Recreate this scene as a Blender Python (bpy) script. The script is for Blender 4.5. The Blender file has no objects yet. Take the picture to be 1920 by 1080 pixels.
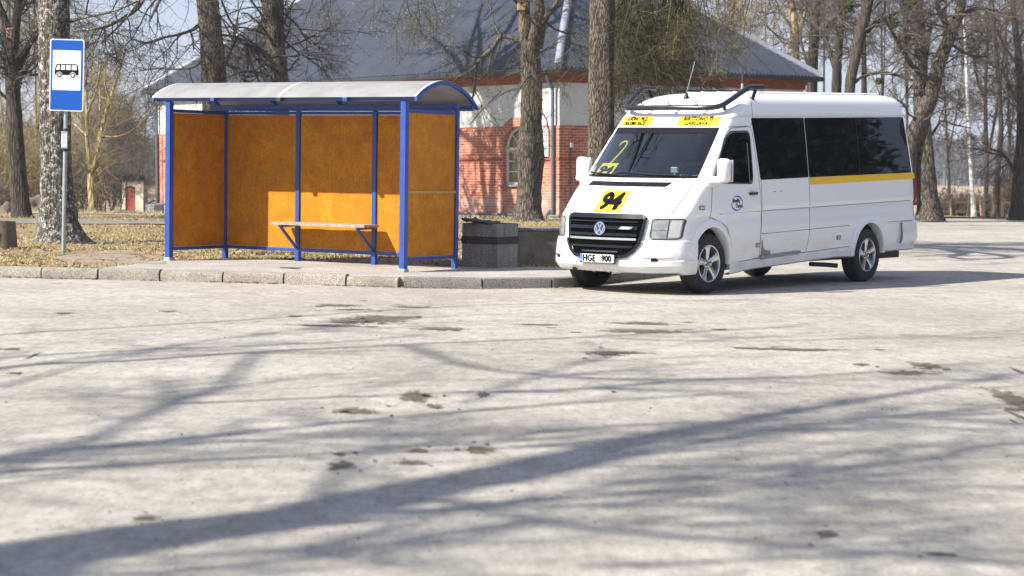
import bpy, bmesh, math, random
import numpy as np
from mathutils import Vector, Matrix, noise
R = math.radians
random.seed(7); RNG = np.random.default_rng(11)
SC = bpy.context.scene
COL = SC.collection

# ---------------------------------------------------------------- camera, sky, sun, exposure
F_PX, CAM_H, PITCH, ROLL = 3775.0, 1.582, R(3.575), R(0.862)
_fw = Vector((0, math.cos(PITCH), -math.sin(PITCH)))
_r0 = Vector((1, 0, 0)); _u0 = _r0.cross(_fw)
_r = _r0*math.cos(ROLL) + _u0*math.sin(ROLL)
_u = -_r0*math.sin(ROLL) + _u0*math.cos(ROLL)
cd = bpy.data.cameras.new('camera'); cam = bpy.data.objects.new('camera', cd); COL.objects.link(cam)
M = Matrix((( _r.x, _u.x, -_fw.x, 0), (_r.y, _u.y, -_fw.y, 0), (_r.z, _u.z, -_fw.z, CAM_H), (0, 0, 0, 1)))
cam.matrix_world = M
cd.sensor_width = 36.0; cd.lens = 36.0*F_PX/1920; cd.clip_start = 0.3; cd.clip_end = 3000
cd.dof.use_dof = True; cd.dof.focus_distance = 26.5; cd.dof.aperture_fstop = 3.2
SC.camera = cam

SUN_AZ, SUN_EL = 28.0, 40.0          # horizontal travel direction of the light (from +X towards +Y)
wd = bpy.data.worlds.new('World'); SC.world = wd; wd.use_nodes = True
nt = wd.node_tree; nt.nodes.clear()
wo = nt.nodes.new('ShaderNodeOutputWorld'); bg = nt.nodes.new('ShaderNodeBackground'); sk = nt.nodes.new('ShaderNodeTexSky')
sk.sky_type = 'NISHITA'; sk.sun_disc = False; sk.sun_elevation = R(SUN_EL)
sdir = Vector((-math.cos(R(SUN_AZ))*math.cos(R(SUN_EL)), -math.sin(R(SUN_AZ))*math.cos(R(SUN_EL)), math.sin(R(SUN_EL))))
sk.sun_rotation = math.atan2(sdir.x, sdir.y)
sk.air_density = 1.0; sk.dust_density = 0.6; sk.ozone_density = 3.0; sk.altitude = 60
bg.inputs['Strength'].default_value = 0.068
tint = nt.nodes.new('ShaderNodeMixRGB'); tint.blend_type = 'MULTIPLY'; tint.inputs[0].default_value = 1.0; tint.inputs[2].default_value = (1.01, 0.985, 1.08, 1)
nt.links.new(sk.outputs[0], tint.inputs[1]); hz = nt.nodes.new('ShaderNodeMixRGB'); hz.inputs[0].default_value = 0.62; hz.inputs[2].default_value = (4.55, 4.9, 6.3, 1)
nt.links.new(tint.outputs[0], hz.inputs[1]); nt.links.new(hz.outputs[0], bg.inputs[0]); nt.links.new(bg.outputs[0], wo.inputs[0])
sl = bpy.data.lights.new('sun', 'SUN'); sl.energy = 5.0; sl.angle = R(0.55); sl.color = (1.0, 0.94, 0.85)
so = bpy.data.objects.new('sun', sl); COL.objects.link(so)
so.rotation_euler = sdir.to_track_quat('Z', 'Y').to_euler(); so.location = (-20, -20, 40)
SC.view_settings.view_transform = 'Standard'; SC.view_settings.look = 'None'
SC.view_settings.exposure = 1.09; SC.view_settings.gamma = 1.0
SC.cycles.max_bounces = 7; SC.cycles.transparent_max_bounces = 12

# ---------------------------------------------------------------- pixel helpers (surveying only)
def ray(x, y): return _fw + _r*((x-960)/F_PX) - _u*((y-540)/F_PX)
def atd(x, y, D):
    d = ray(x, y); return Vector((0, 0, CAM_H)) + d*(D/d.y)
def gp(x, y, z=0.0):
    d = ray(x, y); return Vector((0, 0, CAM_H)) + d*((z-CAM_H)/d.z)

# ---------------------------------------------------------------- object helpers
def tag(o, label=None, cat=None, group=None, kind=None):
    if label: o['label'] = label
    if cat: o['category'] = cat
    if group: o['group'] = group
    if kind: o['kind'] = kind
    return o
def empty(name, loc=(0,0,0), rz=0.0, label=None, cat=None, group=None):
    o = bpy.data.objects.new(name, None); COL.objects.link(o); o.empty_display_size = 0.2
    o.location = loc; o.rotation_euler = (0, 0, rz)
    return tag(o, label, cat, group)
def link(name, me, mat, parent=None, smooth=False):
    if mat is not None and len(me.materials) == 0: me.materials.append(mat)
    o = bpy.data.objects.new(name, me); COL.objects.link(o)
    if parent is not None: o.parent = parent
    if smooth: me.polygons.foreach_set('use_smooth', [True]*len(me.polygons))
    me.update(); return o
def from_bm(name, bm, mat, parent=None, smooth=False, recalc=True, uv=True, angle=None):
    if recalc: bmesh.ops.recalc_face_normals(bm, faces=bm.faces)
    if uv:
        l = bm.loops.layers.uv.verify()
        for f in bm.faces:
            n = f.normal; ax = max(range(3), key=lambda i: abs(n[i]))
            for lp in f.loops:
                c = lp.vert.co
                lp[l].uv = (c.y, c.z) if ax == 0 else ((c.x, c.z) if ax == 1 else (c.x, c.y))
    me = bpy.data.meshes.new(name); bm.to_mesh(me); bm.free()
    o = link(name, me, mat, parent, smooth)
    if smooth and angle: me.set_sharp_from_angle(angle=R(angle))
    return o
def from_np(name, V, Fs, mat, parent=None, smooth=False, mi=None, mats=None):
    me = bpy.data.meshes.new(name)
    V = np.asarray(V, np.float32); Fs = np.asarray(Fs, np.int32); n, k = Fs.shape
    me.vertices.add(len(V)); me.vertices.foreach_set('co', V.ravel())
    me.loops.add(n*k); me.loops.foreach_set('vertex_index', Fs.ravel())
    me.polygons.add(n); me.polygons.foreach_set('loop_start', np.arange(0, n*k, k, dtype=np.int32))
    if mats:
        for m in mats: me.materials.append(m)
    if mi is not None: me.polygons.foreach_set('material_index', np.asarray(mi, np.int32))
    me.update(calc_edges=True)
    return link(name, me, mat, parent, smooth)
def bx(bm, x0, x1, y0, y1, z0, z1, bev=0.0):
    vs = [bm.verts.new((x, y, z)) for z in (z0, z1) for y in (y0, y1) for x in (x0, x1)]
    fs = [bm.faces.new([vs[i] for i in q]) for q in ((0,2,3,1),(4,5,7,6),(0,1,5,4),(2,6,7,3),(0,4,6,2),(1,3,7,5))]
    if bev > 0:
        es = {e for f in fs for e in f.edges}
        bmesh.ops.bevel(bm, geom=list(es), offset=bev, segments=2, affect='EDGES', profile=0.5)
def box(name, x0, x1, y0, y1, z0, z1, mat, parent=None, bev=0.0):
    bm = bmesh.new(); bx(bm, x0, x1, y0, y1, z0, z1, bev); return from_bm(name, bm, mat, parent)
def tube_pts(bm, pts, rad, n=8, caps=True):
    pts = [Vector(p) for p in pts]; rings = []
    rads = rad if isinstance(rad, (list, tuple)) else [rad]*len(pts)
    ref = None
    for i, p in enumerate(pts):
        t = (pts[min(i+1, len(pts)-1)] - pts[max(i-1, 0)]).normalized()
        if ref is None: ref = t.orthogonal().normalized()
        ref = (ref - t*ref.dot(t)).normalized(); b = t.cross(ref)
        rings.append([bm.verts.new(p + (ref*math.cos(2*math.pi*k/n) + b*math.sin(2*math.pi*k/n))*rads[i]) for k in range(n)])
    for a, b in zip(rings, rings[1:]):
        for k in range(n): bm.faces.new((a[k], a[(k+1) % n], b[(k+1) % n], b[k]))
    if caps: bm.faces.new(rings[0][::-1]); bm.faces.new(rings[-1])
def tube(name, pts, rad, mat, parent=None, n=8):
    bm = bmesh.new(); tube_pts(bm, pts, rad, n); return from_bm(name, bm, mat, parent, smooth=True, angle=50)
def catmull(P, n):
    P = [np.array(p, float) for p in P]
    P = [2*P[0]-P[1]] + P + [2*P[-1]-P[-2]]; out = []
    for i in range(1, len(P)-2):
        for k in range(n):
            t = k/n; a, b, c, d = P[i-1], P[i], P[i+1], P[i+2]
            out.append(0.5*((2*b)+(c-a)*t+(2*a-5*b+4*c-d)*t*t+(3*b-a-3*c+d)*t**3))
    out.append(P[-2]); return np.array(out)

# ---------------------------------------------------------------- materials
def nodes_mat(name):
    m = bpy.data.materials.new(name); m.use_nodes = True
    return m, m.node_tree, m.node_tree.nodes['Principled BSDF']
def pmat(name, col, rough=0.5, metal=0.0, var=0.0, vscale=8.0, bump=0.0, bscale=40.0, coat=0.0, dirt=None, spec=0.5):
    m, t, p = nodes_mat(name)
    p.inputs['Base Color'].default_value = (*col, 1); p.inputs['Roughness'].default_value = rough
    p.inputs['Metallic'].default_value = metal; p.inputs['Coat Weight'].default_value = coat
    p.inputs['Specular IOR Level'].default_value = spec
    tc = t.nodes.new('ShaderNodeTexCoord')
    if var > 0:
        n = t.nodes.new('ShaderNodeTexNoise'); n.inputs['Scale'].default_value = vscale; n.inputs['Detail'].default_value = 6
        n.inputs['Roughness'].default_value = 0.65
        t.links.new(tc.outputs['Object'], n.inputs['Vector'])
        r = t.nodes.new('ShaderNodeValToRGB'); r.color_ramp.elements[0].position = 0.3; r.color_ramp.elements[1].position = 0.7
        c1 = dirt if dirt else tuple(c*(1-var) for c in col)
        r.color_ramp.elements[0].color = (*c1, 1); r.color_ramp.elements[1].color = (*[min(1, c*(1+var*0.5)) for c in col], 1)
        t.links.new(n.outputs['Fac'], r.inputs[0]); t.links.new(r.outputs[0], p.inputs['Base Color'])
    if bump > 0:
        n2 = t.nodes.new('ShaderNodeTexNoise'); n2.inputs['Scale'].default_value = bscale; n2.inputs['Detail'].default_value = 5
        t.links.new(tc.outputs['Object'], n2.inputs['Vector'])
        b = t.nodes.new('ShaderNodeBump'); b.inputs['Strength'].default_value = bump; b.inputs['Distance'].default_value = 0.02
        t.links.new(n2.outputs['Fac'], b.inputs['Height']); t.links.new(b.outputs[0], p.inputs['Normal'])
    return m
class NB:
    """tiny node-building helper"""
    def __init__(s, name): s.m, s.t, s.p = nodes_mat(name); s.tc = s.n('TexCoord')
    def n(s, ty, **kw):
        nd = s.t.nodes.new('ShaderNode'+ty)
        for k, v in kw.items():
            if k in nd.inputs: nd.inputs[k].default_value = v
            else: setattr(nd, k, v)
        return nd
    def l(s, a, b): s.t.links.new(a, b)
    def mapping(s, scale=(1,1,1), src='Object', rot=(0,0,0)):
        mp = s.n('Mapping'); mp.inputs['Scale'].default_value = scale; mp.inputs['Rotation'].default_value = rot
        s.l(s.tc.outputs[src], mp.inputs[0]); return mp.outputs[0]
    def noise(s, vec, scale, detail=5, rough=0.6, dist=0.0):
        n = s.n('TexNoise'); n.inputs['Scale'].default_value = scale; n.inputs['Detail'].default_value = detail
        n.inputs['Roughness'].default_value = rough; n.inputs['Distortion'].default_value = dist
        s.l(vec, n.inputs['Vector']); return n.outputs['Fac']
    def ramp(s, fac, stops):
        r = s.n('ValToRGB'); e = r.color_ramp.elements
        while len(e) < len(stops): e.new(0.5)
        for i, (p, c) in enumerate(stops):
            e[i].position = p; e[i].color = (*c, 1) if len(c) == 3 else c
        s.l(fac, r.inputs[0]); return r.outputs[0]
    def mix(s, a, b, fac, mode='MIX'):
        m = s.n('MixRGB'); m.blend_type = mode
        for i, v in ((0, fac), (1, a), (2, b)):
            if isinstance(v, (int, float)): m.inputs[i].default_value = v
            elif isinstance(v, tuple): m.inputs[i].default_value = (*v, 1)
            else: s.l(v, m.inputs[i])
        return m.outputs[0]
    def bump(s, h, strength=0.5, dist=0.02):
        b = s.n('Bump'); b.inputs['Strength'].default_value = strength; b.inputs['Distance'].default_value = dist
        s.l(h, b.inputs['Height']); s.l(b.outputs[0], s.p.inputs['Normal'])
    def col(s, c): s.l(c, s.p.inputs['Base Color'])
    def rough(s, v): s.p.inputs['Roughness'].default_value = v
BW = lambda v: (v, v, v)

def mk_asphalt():
    b = NB('asphalt'); v = b.mapping()
    big = b.ramp(b.noise(v, 0.35, 6, 0.62, 0.4), [(0.32, (0.312, 0.292, 0.25)), (0.52, (0.37, 0.35, 0.304)), (0.72, (0.415, 0.395, 0.348))])
    st = b.ramp(b.noise(b.mapping((1.1, 0.9, 1)), 1.7, 9, 0.7, 0.8), [(0.35, BW(0.80)), (0.6, BW(1.0))])
    c = b.mix(big, st, 1.0, 'MULTIPLY')
    sp = b.ramp(b.noise(v, 42, 6, 0.9), [(0.3, BW(0.62)), (0.5, BW(0.98)), (0.72, BW(1.32))])
    c = b.mix(c, sp, 0.85, 'MULTIPLY')
    c = b.mix(c, b.ramp(b.noise(b.mapping((1.7, .6, 1)), 7.5, 12, 0.88), [(0.36, BW(0.56)), (0.5, BW(1.0)), (0.64, BW(1.24))]), 0.9, 'MULTIPLY')
    c = b.mix(c, b.ramp(b.noise(b.mapping((1.9, .6, 1)), 21, 4, 0.8), [(0.30, BW(0.4)), (0.38, BW(1.0))]), 0.8, 'MULTIPLY')
    c = b.mix(c, b.ramp(b.noise(b.mapping((1.3, .8, 1)), 3.2, 8, 0.75, .6), [(0.38, BW(0.87)), (0.52, BW(1.0)), (0.7, BW(1.06))]), 1.0, 'MULTIPLY')
    # fine crack lines and dark crumbs
    vo = b.n('TexVoronoi'); vo.feature = 'DISTANCE_TO_EDGE'; vo.inputs['Scale'].default_value = 0.42
    wv = b.n('VectorMath'); wv.operation = 'ADD'
    nn = b.n('TexNoise'); nn.inputs['Scale'].default_value = 1.6; nn.inputs['Detail'].default_value = 5
    b.l(v, nn.inputs['Vector']); b.l(v, wv.inputs[0]); b.l(nn.outputs['Color'], wv.inputs[1]); b.l(wv.outputs[0], vo.inputs['Vector'])
    cr = b.ramp(vo.outputs['Distance'], [(0.0, BW(0.55)), (0.006, BW(1.0))])
    gate = b.ramp(b.noise(v, 0.5, 3), [(0.5, BW(0.0)), (0.6, BW(0.8))])
    crk = b.mix((1, 1, 1), cr, gate); c = b.mix(c, crk, 1.0, 'MULTIPLY')
    crumb = b.ramp(b.noise(v, 16, 4, 0.75), [(0.28, BW(0.45)), (0.34, BW(1.0))]); c = b.mix(c, crumb, 0.8, 'MULTIPLY')
    stain = b.ramp(b.noise(b.mapping((1.2, 0.9, 1)), 1.1, 8, 0.72, 0.5), [(0.30, (0.52, 0.46, 0.39)), (0.37, BW(1.0))]); c = b.mix(c, stain, 0.8, 'MULTIPLY')
    b.col(c); b.rough(0.86)
    h = b.mix(b.noise(v, 120, 3, 0.8), b.noise(v, 14, 5, 0.7), 0.35); b.bump(h, 0.55, 0.012)
    return b.m
def mk_lawn():
    b = NB('lawn'); v = b.mapping()
    c = b.ramp(b.noise(v, 1.1, 7, 0.7), [(0.32, (0.22, 0.155, 0.09)), (0.5, (0.33, 0.26, 0.14)), (0.62, (0.23, 0.21, 0.08)), (0.75, (0.40, 0.33, 0.20))])
    c = b.mix(c, b.ramp(b.noise(v, 28, 4, 0.8), [(0.3, BW(0.45)), (0.7, BW(1.5))]), 1.0, 'MULTIPLY')
    b.col(c); b.rough(0.95); b.bump(b.noise(v, 22, 5, 0.8), 1.0, 0.06); return b.m
def mk_field():
    b = NB('field'); v = b.mapping()
    c = b.ramp(b.noise(b.mapping((0.03, 0.12, 1)), 1.0, 6, 0.6), [(0.35, (0.27, 0.19, 0.115)), (0.65, (0.40, 0.29, 0.18))])
    c = b.mix(c, b.ramp(b.noise(v, 3, 5, 0.8), [(0.3, BW(0.6)), (0.7, BW(1.2))]), 1.0, 'MULTIPLY')
    b.col(c); b.rough(0.95); return b.m
def mk_concrete(name, c1, c2, scale=3.0, speck=0.0, stain=True):
    b = NB(name); v = b.mapping()
    c = b.ramp(b.noise(v, scale, 7, 0.65, 0.3), [(0.3, c1), (0.7, c2)])
    if speck: c = b.mix(c, b.ramp(b.noise(v, 75, 2, 0.9), [(0.42, BW(0.5)), (0.52, BW(1.0)), (0.62, BW(1+speck))]), 1.0, 'MULTIPLY')
    if stain: c = b.mix(c, b.ramp(b.noise(b.mapping((9, 9, 1.0)), 1.4, 5), [(0.35, BW(0.66)), (0.6, BW(1.0))]), 0.7, 'MULTIPLY')
    b.col(c); b.rough(0.9); b.bump(b.noise(v, 60, 4, 0.7), 0.6, 0.012); return b.m
def mk_brick(name, c1, c2, mortar, worn=True, sc=1.0):
    b = NB(name); uv = b.tc.outputs['UV']
    br = b.n('TexBrick'); b.l(uv, br.inputs['Vector'])
    br.inputs['Scale'].default_value = 1.0; br.inputs['Brick Width'].default_value = 0.26*sc; br.inputs['Row Height'].default_value = 0.077*sc
    br.inputs['Mortar Size'].default_value = 0.0065*sc; br.inputs['Mortar Smooth'].default_value = 0.3; br.inputs['Bias'].default_value = -0.1
    br.inputs['Color1'].default_value = (*c1, 1); br.inputs['Color2'].default_value = (*c2, 1); br.inputs['Mortar'].default_value = (*mortar, 1)
    c = b.mix(br.outputs['Color'], b.ramp(b.noise(uv, 1.2, 6, 0.6), [(0.3, BW(0.8)), (0.7, BW(1.15))]), 1.0, 'MULTIPLY')
    mp = b.n('Mapping'); mp.inputs['Scale'].default_value = (3.8, 13, 1); b.l(uv, mp.inputs[0])
    c = b.mix(c, b.ramp(b.noise(mp.outputs[0], 1.0, 2), [(0.3, BW(0.6)), (0.5, BW(1.0)), (0.7, (1.2, 1.12, 1.05))]), 0.85, 'MULTIPLY')
    if worn:
        sx = b.n('SeparateXYZ'); b.l(uv, sx.inputs[0])
        w = b.ramp(sx.outputs[1], [(0.15, BW(1.0)), (1.15, BW(0.0))])
        nz = b.ramp(b.noise(uv, 3.2, 6, 0.7), [(0.45, BW(0.0)), (0.62, BW(1.0))])
        k = b.mix(w, nz, 1.0, 'MULTIPLY')
        c = b.mix(c, (0.52, 0.46, 0.41), k)
        g = b.ramp(b.noise(mp.outputs[0], 1.9, 1), [(0.71, BW(0.0)), (0.73, BW(1.0))])
        c = b.mix(c, (0.10, 0.08, 0.07), b.mix(g, b.ramp(sx.outputs[1], [(0.2, BW(1.0)), (1.3, BW(0.0))]), 1.0, 'MULTIPLY'))
    b.col(c); b.rough(0.9); b.bump(br.outputs['Fac'], -0.35, 0.01); return b.m
def mk_bark(name, dark, light, zs=0.22, lichen=None, lth=0.6, sc=9.0, moss=None, mth=0.62):
    b = NB(name); v = b.mapping((1, 1, zs))
    n0 = b.noise(v, sc, 7, 0.72, 0.5); vo = b.n('TexVoronoi'); vo.feature = 'DISTANCE_TO_EDGE'; vo.inputs['Scale'].default_value = sc*1.1; wv = b.n('VectorMath'); wv.operation = 'MULTIPLY_ADD'
    nq = b.n('TexNoise'); nq.inputs['Scale'].default_value = sc*.5; nq.inputs['Detail'].default_value = 4; b.l(v, nq.inputs['Vector']); b.l(nq.outputs['Color'], wv.inputs[0]); wv.inputs[1].default_value = (.12, .12, .12); b.l(v, wv.inputs[2]); b.l(wv.outputs[0], vo.inputs['Vector'])
    n1 = b.mix(n0, b.ramp(vo.outputs['Distance'], [(0.0, BW(0.12)), (0.22, BW(0.75))]), 0.5)
    c = b.ramp(n1, [(0.33, dark), (0.66, light)])
    v0 = b.mapping()
    if lichen: c = b.mix(c, lichen, b.ramp(b.noise(v0, 11, 8, 0.85), [(lth, BW(0)), (lth+0.05, BW(0.9))]))
    if moss: c = b.mix(c, moss, b.ramp(b.noise(v0, 2.2, 6, 0.75), [(mth, BW(0)), (mth+0.08, BW(0.8))]))
    b.col(c); b.rough(0.92); b.bump(n1, 1.0, 0.045); return b.m
def mk_roof():
    b = NB('corrugated roof sheet'); v = b.mapping((0.25, 1, 1), 'UV')
    c = b.ramp(b.noise(v, 1.1, 6, 0.6), [(0.3, (0.024, 0.030, 0.046)), (0.7, (0.043, 0.051, 0.072))])
    sp = b.n('SeparateXYZ'); b.l(b.tc.outputs['UV'], sp.inputs[0])
    def lines(out, period, width):
        d = b.n('Math'); d.operation = 'DIVIDE'; b.l(out, d.inputs[0]); d.inputs[1].default_value = period
        f = b.n('Math'); f.operation = 'FRACT'; b.l(d.outputs[0], f.inputs[0])
        return b.ramp(f.outputs[0], [(0.0, BW(0.25)), (width, BW(1.0))])
    c = b.mix(c, lines(sp.outputs[0], 1.05, 0.075), 0.9, 'MULTIPLY'); c = b.mix(c, lines(sp.outputs[1], 1.6, 0.03), 0.6, 'MULTIPLY')
    b.col(c); b.rough(0.55); b.p.inputs['Specular IOR Level'].default_value = 0.4; return b.m
def mk_plywood():
    b = NB('orange painted plywood'); v = b.mapping((1, 1, 0.35)); v0 = b.mapping()
    c = b.ramp(b.noise(v0, 3.4, 9, 0.8, 0.3), [(0.25, (0.30, 0.098, 0.003)), (0.5, (0.49, 0.178, 0.005)), (0.72, (0.64, 0.275, 0.012))])
    c = b.mix(c, b.ramp(b.noise(b.mapping((30, 30, 1.5)), 1.0, 5, 0.7), [(0.3, BW(0.80)), (0.6, BW(1.05))]), 0.6, 'MULTIPLY')
    c = b.mix(c, b.ramp(b.noise(v0, 55, 4, 0.8), [(0.3, BW(0.62)), (0.62, BW(1.12))]), 0.8, 'MULTIPLY')
    c = b.mix(c, (0.16, 0.085, 0.015), b.ramp(b.noise(v0, 7, 9, 0.85, 0.6), [(0.54, BW(0)), (0.74, BW(0.8))]))
    b.col(c); b.rough(0.6); b.p.inputs['Specular IOR Level'].default_value = 0.2; return b.m
def mk_shelter_roof():
    b = NB('frosted shelter roof'); b.t.nodes.remove(b.p); v = b.mapping()
    out = b.t.nodes['Material Output']
    c = b.ramp(b.noise(v, 2.5, 6, 0.7), [(0.3, (0.23, 0.23, 0.235)), (0.7, (0.34, 0.34, 0.34))])
    d = b.n('BsdfDiffuse'); tr = b.n('BsdfTranslucent'); g = b.n('BsdfGlossy'); g.inputs['Roughness'].default_value = 0.35
    b.l(c, d.inputs[0]); tr.inputs[0].default_value = (0.62, 0.60, 0.56, 1)
    m1 = b.n('MixShader'); m1.inputs[0].default_value = 0.20; b.l(d.outputs[0], m1.inputs[1]); b.l(tr.outputs[0], m1.inputs[2])
    m2 = b.n('MixShader'); m2.inputs[0].default_value = 0.06; b.l(m1.outputs[0], m2.inputs[1]); b.l(g.outputs[0], m2.inputs[2])
    b.l(m2.outputs[0], out.inputs[0]); return b.m
def mk_glass(name, tint=(0.55, 0.66, 0.70), refl=1.0):
    b = NB(name); b.t.nodes.remove(b.p); out = b.t.nodes['Material Output']
    tr = b.n('BsdfTransparent'); tr.inputs[0].default_value = (*tint, 1)
    g = b.n('BsdfGlossy'); g.inputs['Roughness'].default_value = 0.01; g.inputs['Color'].default_value = (0.95, 0.98, 1, 1)
    fr = b.n('Fresnel'); fr.inputs[0].default_value = 1.5
    ml = b.n('Math'); ml.operation = 'MULTIPLY'; ml.inputs[1].default_value = refl; ml.use_clamp = True; b.l(fr.outputs[0], ml.inputs[0])
    mx = b.n('MixShader'); b.l(ml.outputs[0], mx.inputs[0]); b.l(tr.outputs[0], mx.inputs[1]); b.l(g.outputs[0], mx.inputs[2])
    b.l(mx.outputs[0], out.inputs[0]); return b.m
def mk_van_paint(inside=False):
    b = NB('white van paint'); v = b.mapping()
    sx = b.n('SeparateXYZ'); b.l(b.tc.outputs['Object'], sx.inputs[0])
    hgt = b.ramp(sx.outputs[2], [(0.35, BW(1.0)), (0.95, BW(0.0))])
    nz = b.ramp(b.noise(b.mapping((1, 1, 2.5)), 3.0, 6, 0.7), [(0.35, BW(0.12)), (0.7, BW(0.8))])
    k = b.mix(hgt, nz, 1.0, 'MULTIPLY')
    c = b.mix((0.80, 0.81, 0.82), (0.52, 0.49, 0.44), k)
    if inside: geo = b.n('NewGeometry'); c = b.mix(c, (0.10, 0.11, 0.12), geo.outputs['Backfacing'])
    b.col(c); b.rough(0.28); b.p.inputs['Coat Weight'].default_value = 0.5; b.p.inputs['Coat Roughness'].default_value = 0.08
    return b.m
MAT = dict(
 asphalt=mk_asphalt(), lawn=mk_lawn(), field=mk_field(),
 dirtpatch=mk_concrete('bare dirt', (0.12, 0.098, 0.075), (0.25, 0.21, 0.17), 9, 0.5, False),
 worn=mk_concrete('worn earth', (0.20, 0.155, 0.11), (0.30, 0.245, 0.18), 2.0, 0.5, False),
 pavement=mk_concrete('pavement concrete', (0.30, 0.285, 0.26), (0.43, 0.41, 0.375), 1.6, 0.25, False),
 kerb=mk_concrete('kerb concrete', (0.20, 0.178, 0.145), (0.36, 0.33, 0.28), 2.2, 0.3, False),
 kerbdark=mk_concrete('kerb dark', (0.15, 0.145, 0.135), (0.23, 0.22, 0.20), 2.2, 0.3, False),
 conc=mk_concrete('old concrete', (0.13, 0.12, 0.105), (0.26, 0.245, 0.22), 2.5, 0.2),
 pebble=mk_concrete('pebble concrete', (0.16, 0.155, 0.15), (0.24, 0.235, 0.225), 3, 1.3),
 band=pmat('dark band', (0.035, 0.032, 0.035), 0.8, var=0.3),
 brick=mk_brick('red brick', (0.42, 0.105, 0.048), (0.54, 0.19, 0.095), (0.60, 0.52, 0.45)),
 brickfrieze=mk_brick('frieze brick', (0.30, 0.075, 0.035), (0.38, 0.11, 0.06), (0.22, 0.14, 0.11), False),
 brickcream=mk_brick('cream brick', (0.66, 0.60, 0.46), (0.72, 0.66, 0.52), (0.45, 0.42, 0.34), False),
 brickgrey=mk_brick('mixed brick', (0.30, 0.13, 0.09), (0.36, 0.33, 0.29), (0.30, 0.28, 0.25), False, 1.3),
 plaster=pmat('white plaster', (0.62, 0.64, 0.62), 0.9, var=0.10, vscale=1.5, bump=0.3, bscale=30),
 plinth=mk_concrete('plinth', (0.42, 0.41, 0.36), (0.58, 0.56, 0.50), 2, 0.2),
 ledge=pmat('grey ledge', (0.20, 0.20, 0.20), 0.85, var=0.2),
 roof=mk_roof(), ridge=pmat('ridge flashing', (0.24, 0.255, 0.30), 0.5, 0.0, var=0.1),
 gutter=pmat('dark gutter', (0.045, 0.048, 0.055), 0.4, 0.2, var=0.2), soffit=pmat('pale soffit', (0.40, 0.42, 0.45), 0.6, var=0.1),
 pipe=pmat('grey downpipe', (0.14, 0.17, 0.21), 0.45, 0.4, var=0.2, vscale=4),
 wood=pmat('weathered wood', (0.10, 0.08, 0.06), 0.9, var=0.5, vscale=20, bump=0.5), woodred=pmat('red brown door', (0.30, 0.07, 0.04), 0.7, var=0.3),
 birdbox=pmat('bird box timber', (0.40, 0.24, 0.15), 0.85, var=0.3, vscale=10),
 black=pmat('black', (0.006, 0.006, 0.008), 0.4, spec=0.25), blackmat=pmat('black plastic', (0.025, 0.025, 0.028), 0.55, var=0.2),
 blue=pmat('blue steel paint', (0.009, 0.042, 0.27), 0.42, var=0.22, vscale=9, dirt=(0.028, 0.07, 0.24)),
 signblue=pmat('sign blue', (0.0, 0.072, 0.38), 0.35, var=0.06, vscale=5), signwhite=pmat('sign white', (0.66, 0.67, 0.68), 0.4, var=0.12, vscale=9),
 galv=pmat('galvanised steel', (0.36, 0.42, 0.44), 0.42, 0.5, var=0.25, vscale=10), ply=mk_plywood(), sroof=mk_shelter_roof(),
 benchwood=pmat('worn bench wood', (0.34, 0.30, 0.25), 0.85, var=0.55, vscale=14, bump=0.5), rail=pmat('ochre rail', (0.42, 0.24, 0.05), 0.6, var=0.2),
 paint=mk_van_paint(), paintin=mk_van_paint(True), whitepl=pmat('white plastic', (0.80, 0.80, 0.81), 0.35, var=0.04),
 dkglass=pmat('tinted window', (0.003, 0.003, 0.005), 0.02, spec=0.22), wsglass=mk_glass('windscreen glass', (0.62, 0.74, 0.78), 2.0),
 tyre=pmat('tyre rubber', (0.020, 0.020, 0.021), 0.85, var=0.35, vscale=12, bump=0.5, bscale=50), alloy=pmat('alloy rim', (0.62, 0.64, 0.67), 0.25, 0.9),
 chrome=pmat('chrome', (0.8, 0.8, 0.82), 0.12, 1.0), yellow=pmat('yellow sticker', (0.86, 0.60, 0.01), 0.45, var=0.04), stripe=pmat('yellow stripe', (0.82, 0.50, 0.01), 0.4, var=0.05),
 ink=pmat('black print', (0.006, 0.006, 0.007), 0.9, spec=0.1), logo=pmat('blue print', (0.02, 0.10, 0.50), 0.4), seam=pmat('panel gap', (0.05, 0.05, 0.055), 0.7),
 eu=pmat('plate blue', (0.05, 0.17, 0.62), 0.4), plate=pmat('plate white', (0.78, 0.78, 0.76), 0.35), redl=pmat('tail lens', (0.30, 0.01, 0.02), 0.15, coat=0.6),
 lens=pmat('headlight lens', (0.36, 0.38, 0.37), 0.12, 0.25, var=0.35, vscale=11, coat=1.0), dash=pmat('dashboard', (0.10, 0.11, 0.115), 0.6, var=0.2), seat=pmat('seat cloth', (0.06, 0.08, 0.11), 0.9, var=0.3),
 rust=pmat('primer patch', (0.30, 0.27, 0.22), 0.8, var=0.5, vscale=20), red=pmat('red', (0.5, 0.03, 0.03), 0.5), green=pmat('green print', (0.05, 0.35, 0.14), 0.5),
 window=pmat('greenish pane', (0.15, 0.17, 0.08), 0.08, coat=0.5), pvc=pmat('white window frame', (0.72, 0.73, 0.74), 0.4),
 leaf=pmat('dry leaves', (0.36, 0.25, 0.14), 0.9, var=0.5, vscale=5), straw=pmat('dry grass', (0.40, 0.31, 0.17), 0.9, var=0.4, vscale=2), green2=pmat('spring grass', (0.14, 0.19, 0.035), 0.9, var=0.3, vscale=2),
 mossy=pmat('mistletoe', (0.075, 0.10, 0.02), 0.9, var=0.5, vscale=6), stone=mk_concrete('stone', (0.11, 0.085, 0.06), (0.20, 0.165, 0.12), 3, 0.3),
)
MAT['bark_linden'] = mk_bark('linden bark', (0.014, 0.011, 0.008), (0.17, 0.142, 0.10), 0.20, None, sc=24, moss=(0.16, 0.14, 0.05), mth=0.63)
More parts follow.
